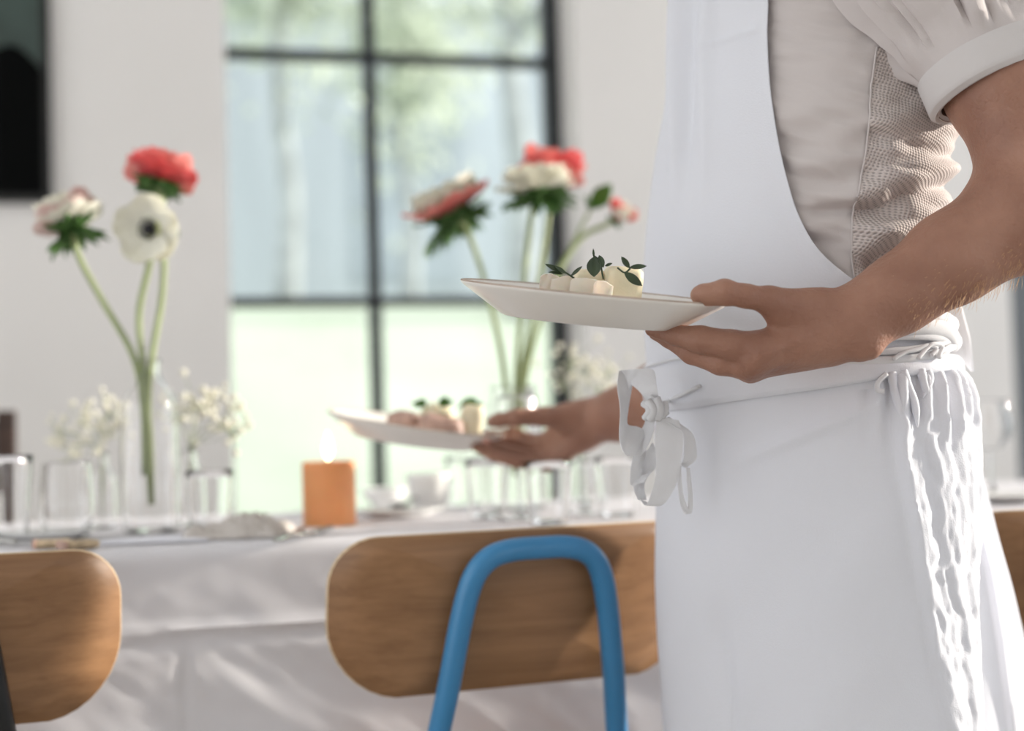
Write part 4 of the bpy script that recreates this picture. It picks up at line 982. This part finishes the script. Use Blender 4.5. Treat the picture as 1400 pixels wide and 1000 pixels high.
# folded cloth draped over the tie at his back
def drape(u, v):
    py_ = interp([(0, 470), (.2, 440), (.38, 424), (.55, 428), (.75, 460), (1, 499)], v); px_ = interp([(0, 1190), (.2, 1225), (.38, 1262), (.55, 1288), (.75, 1298), (1, 1300)], v)
    wv = (u-.5)*(.06+.02*v); c = P(px_, py_, 1.54+.04*v)
    return c+FH*wv*1.1-RH*wv*.25+Vector((0, 0, .010*math.sin(u*9+v*5)))
solid(obj('tie_end', *grid(drape, 24, 40), M['tie'], bib, True, True), .003)
for k, q in enumerate(([(1178, 470), (1215, 452), (1250, 446), (1280, 452), (1292, 470)], [(1200, 452), (1235, 436), (1268, 432), (1290, 446)])):
    obj('tie_roll', *tube(spline(band_curve(q, .010), 6), [.011-.002*k]*(6*(len(q)-1)+1), 12, flat=.7), M['tie'], bib, True, True)

def ribbon(name, A, B, D, parent, n=8):
    """flat tape between two edge curves (image points at a depth)"""
    a = spline([P(x, y, D+(dd[0] if dd else 0)) for x, y, *dd in A], n); b = spline([P(x, y, D+(dd[0] if dd else 0)) for x, y, *dd in B], n)
    V = []; Fc = []; m = 7; sd_ = A[0][0]*.37
    for i, (p_, q_) in enumerate(zip(a, b)):
        for k in range(m):
            t = k/(m-1); V.append(Vector(p_)+(Vector(q_)-Vector(p_))*t+FH*(.0016*nz(t*2.2+sd_, i*.16)+.0010*nz(t*5+sd_, i*.30)))
    for i in range(len(a)-1):
        for k in range(m-1): Fc.append((i*m+k, i*m+k+1, (i+1)*m+k+1, (i+1)*m+k))
    return solid(obj(name, V, Fc, M['tie'], parent, True, True), .0007)
BD = 1.475
bow = obj('bow_knot', *add(ellipsoid(P(894, 560, BD), (.009, .009, .012), 18, 12), tube(spline([P(880, 552, BD-.004), P(889, 560, BD-.013), P(882, 572, BD-.004)], 5), .0040, 8), tube(spline([P(890, 543, BD-.004), P(899, 552, BD-.013), P(912, 566, BD-.004)], 5), .0032, 8), tube(spline([P(886, 548, BD-.010), P(893, 560, BD-.014), P(889, 574, BD-.009)], 5), .0045, 8), tube(spline([P(897, 545, BD-.010), P(902, 560, BD-.013), P(898, 573, BD-.008)], 5), .005, 8), tube(spline([P(908, 550, BD-.006), P(910, 560, BD-.009), P(905, 570, BD-.006)], 5), .004, 8)),
          M['tie'], bib, True, True, label='knot of the bow tied at the front')
ribbon('bow_loop', [(902, 556, 0), (898, 530, -.01), (893, 506, .0), (870, 505, .01), (848, 507, .02)], [(888, 562, 0), (878, 540, .0), (864, 527, .01), (862, 528, .015), (860, 545, .02)], BD, bib)
ribbon('bow_loop', [(846, 507, .018), (844, 530, .012), (848, 560, .0), (847, 600, -.010), (855, 622, -.012), (868, 624, -.01)], [(866, 510, .02), (864, 530, .02), (859, 560, .012), (858, 580, .012), (872, 584, .012), (884, 590, .012)], BD, bib)
ribbon('bow_loop', [(866, 624, -.01), (878, 622, -.004), (890, 600, 0), (896, 575, 0)], [(870, 590, .012), (876, 588, .014), (881, 580, .012), (886, 565, .006)], BD, bib)
ribbon('bow_tail', [(897, 568, -.006), (896, 600, -.01), (897, 632, -.012), (896, 655, -.01), (884, 690, -.006), (874, 682, 0)], [(928, 575, -.004), (934, 600, -.006), (930, 640, -.008), (922, 668, -.006), (905, 691, -.002), (885, 688, .006)], BD, bib)
ribbon('bow_tail', [(872, 684, .004), (866, 665, .010), (872, 645, .014), (880, 625, .012), (892, 605, .006)], [(884, 684, .006), (881, 668, .012), (884, 655, .014), (896, 640, .012), (902, 622, .006)], BD, bib)
ribbon('bow_loop', [(905, 574, -.004), (922, 584, -.008), (934, 594, -.006), (934, 630, -.002), (922, 634, .002)], [(914, 570, .0), (930, 580, .002), (948, 596, .004), (952, 626, .006), (938, 640, .006)], BD, bib)
ribbon('bow_tail', [(925, 630, -.006), (926, 660, -.008), (930, 690, -.008), (938, 703, -.006), (941, 680, -.004), (938, 640, -.002)], [(931, 628, -.004), (932, 658, -.006), (936, 684, -.006), (945, 702, -.004), (947, 680, -.002), (943, 640, 0)], BD, bib)
ribbon('bow_tail', [(866, 620, .006), (862, 645, .004), (863, 664, .002), (880, 660, .002)], [(884, 616, .010), (880, 636, .010), (878, 650, .008), (890, 646, .006)], BD, bib)
o = obj('tie_string', *tube(spline([P(905, 562, BD-.008)]+band_curve([(930, 549), (950, 539), (972, 528)], .016), 6), .0021, 8), M['tie'], bib, True, True)
o = obj('tie_string', *tube(spline(band_curve([(899, 502), (925, 494), (955, 489), (1000, 487)], .014), 6), .0017, 8), M['tie'], bib, True, True)

# repeats share a group
for o in bpy.data.objects:
    if o.parent or 'label' not in o: continue
    n = o.name.split('.')[0]; l = o['label']
    g = {'tumbler': 'clear tumblers on the dining table', 'wine_glass': 'stemmed wine glasses on the dining table', 'bud_vase': 'small bud vases of white sprigs',
         'gypsophila_sprig': 'white sprig clusters on the table', 'side_plate': 'small side plates on the table', 'dinner_plate': 'plates the waiter carries', 'napkin': 'napkins on the table edge',
         'tree': 'trees outside the window', 'toast_slice': 'toast slices behind the left chair', 'radish_shaving': 'shavings on the near plate', 'meat_slice': 'slices on the far plate'}.get(n)
    if n == 'anemone': g = 'anemones in the tall bottle' if 'bottle' in l else 'anemones in the jar'
    if n == 'cheese_block': g = 'creamy pieces on the near plate' if 'near plate' in l else 'creamy pieces on the far plate'
    if n == 'herb_sprig': g = 'herbs on the near plate' if 'near plate' in l else 'greens on the far plate'
    if g and 'group' not in o: o['group'] = g
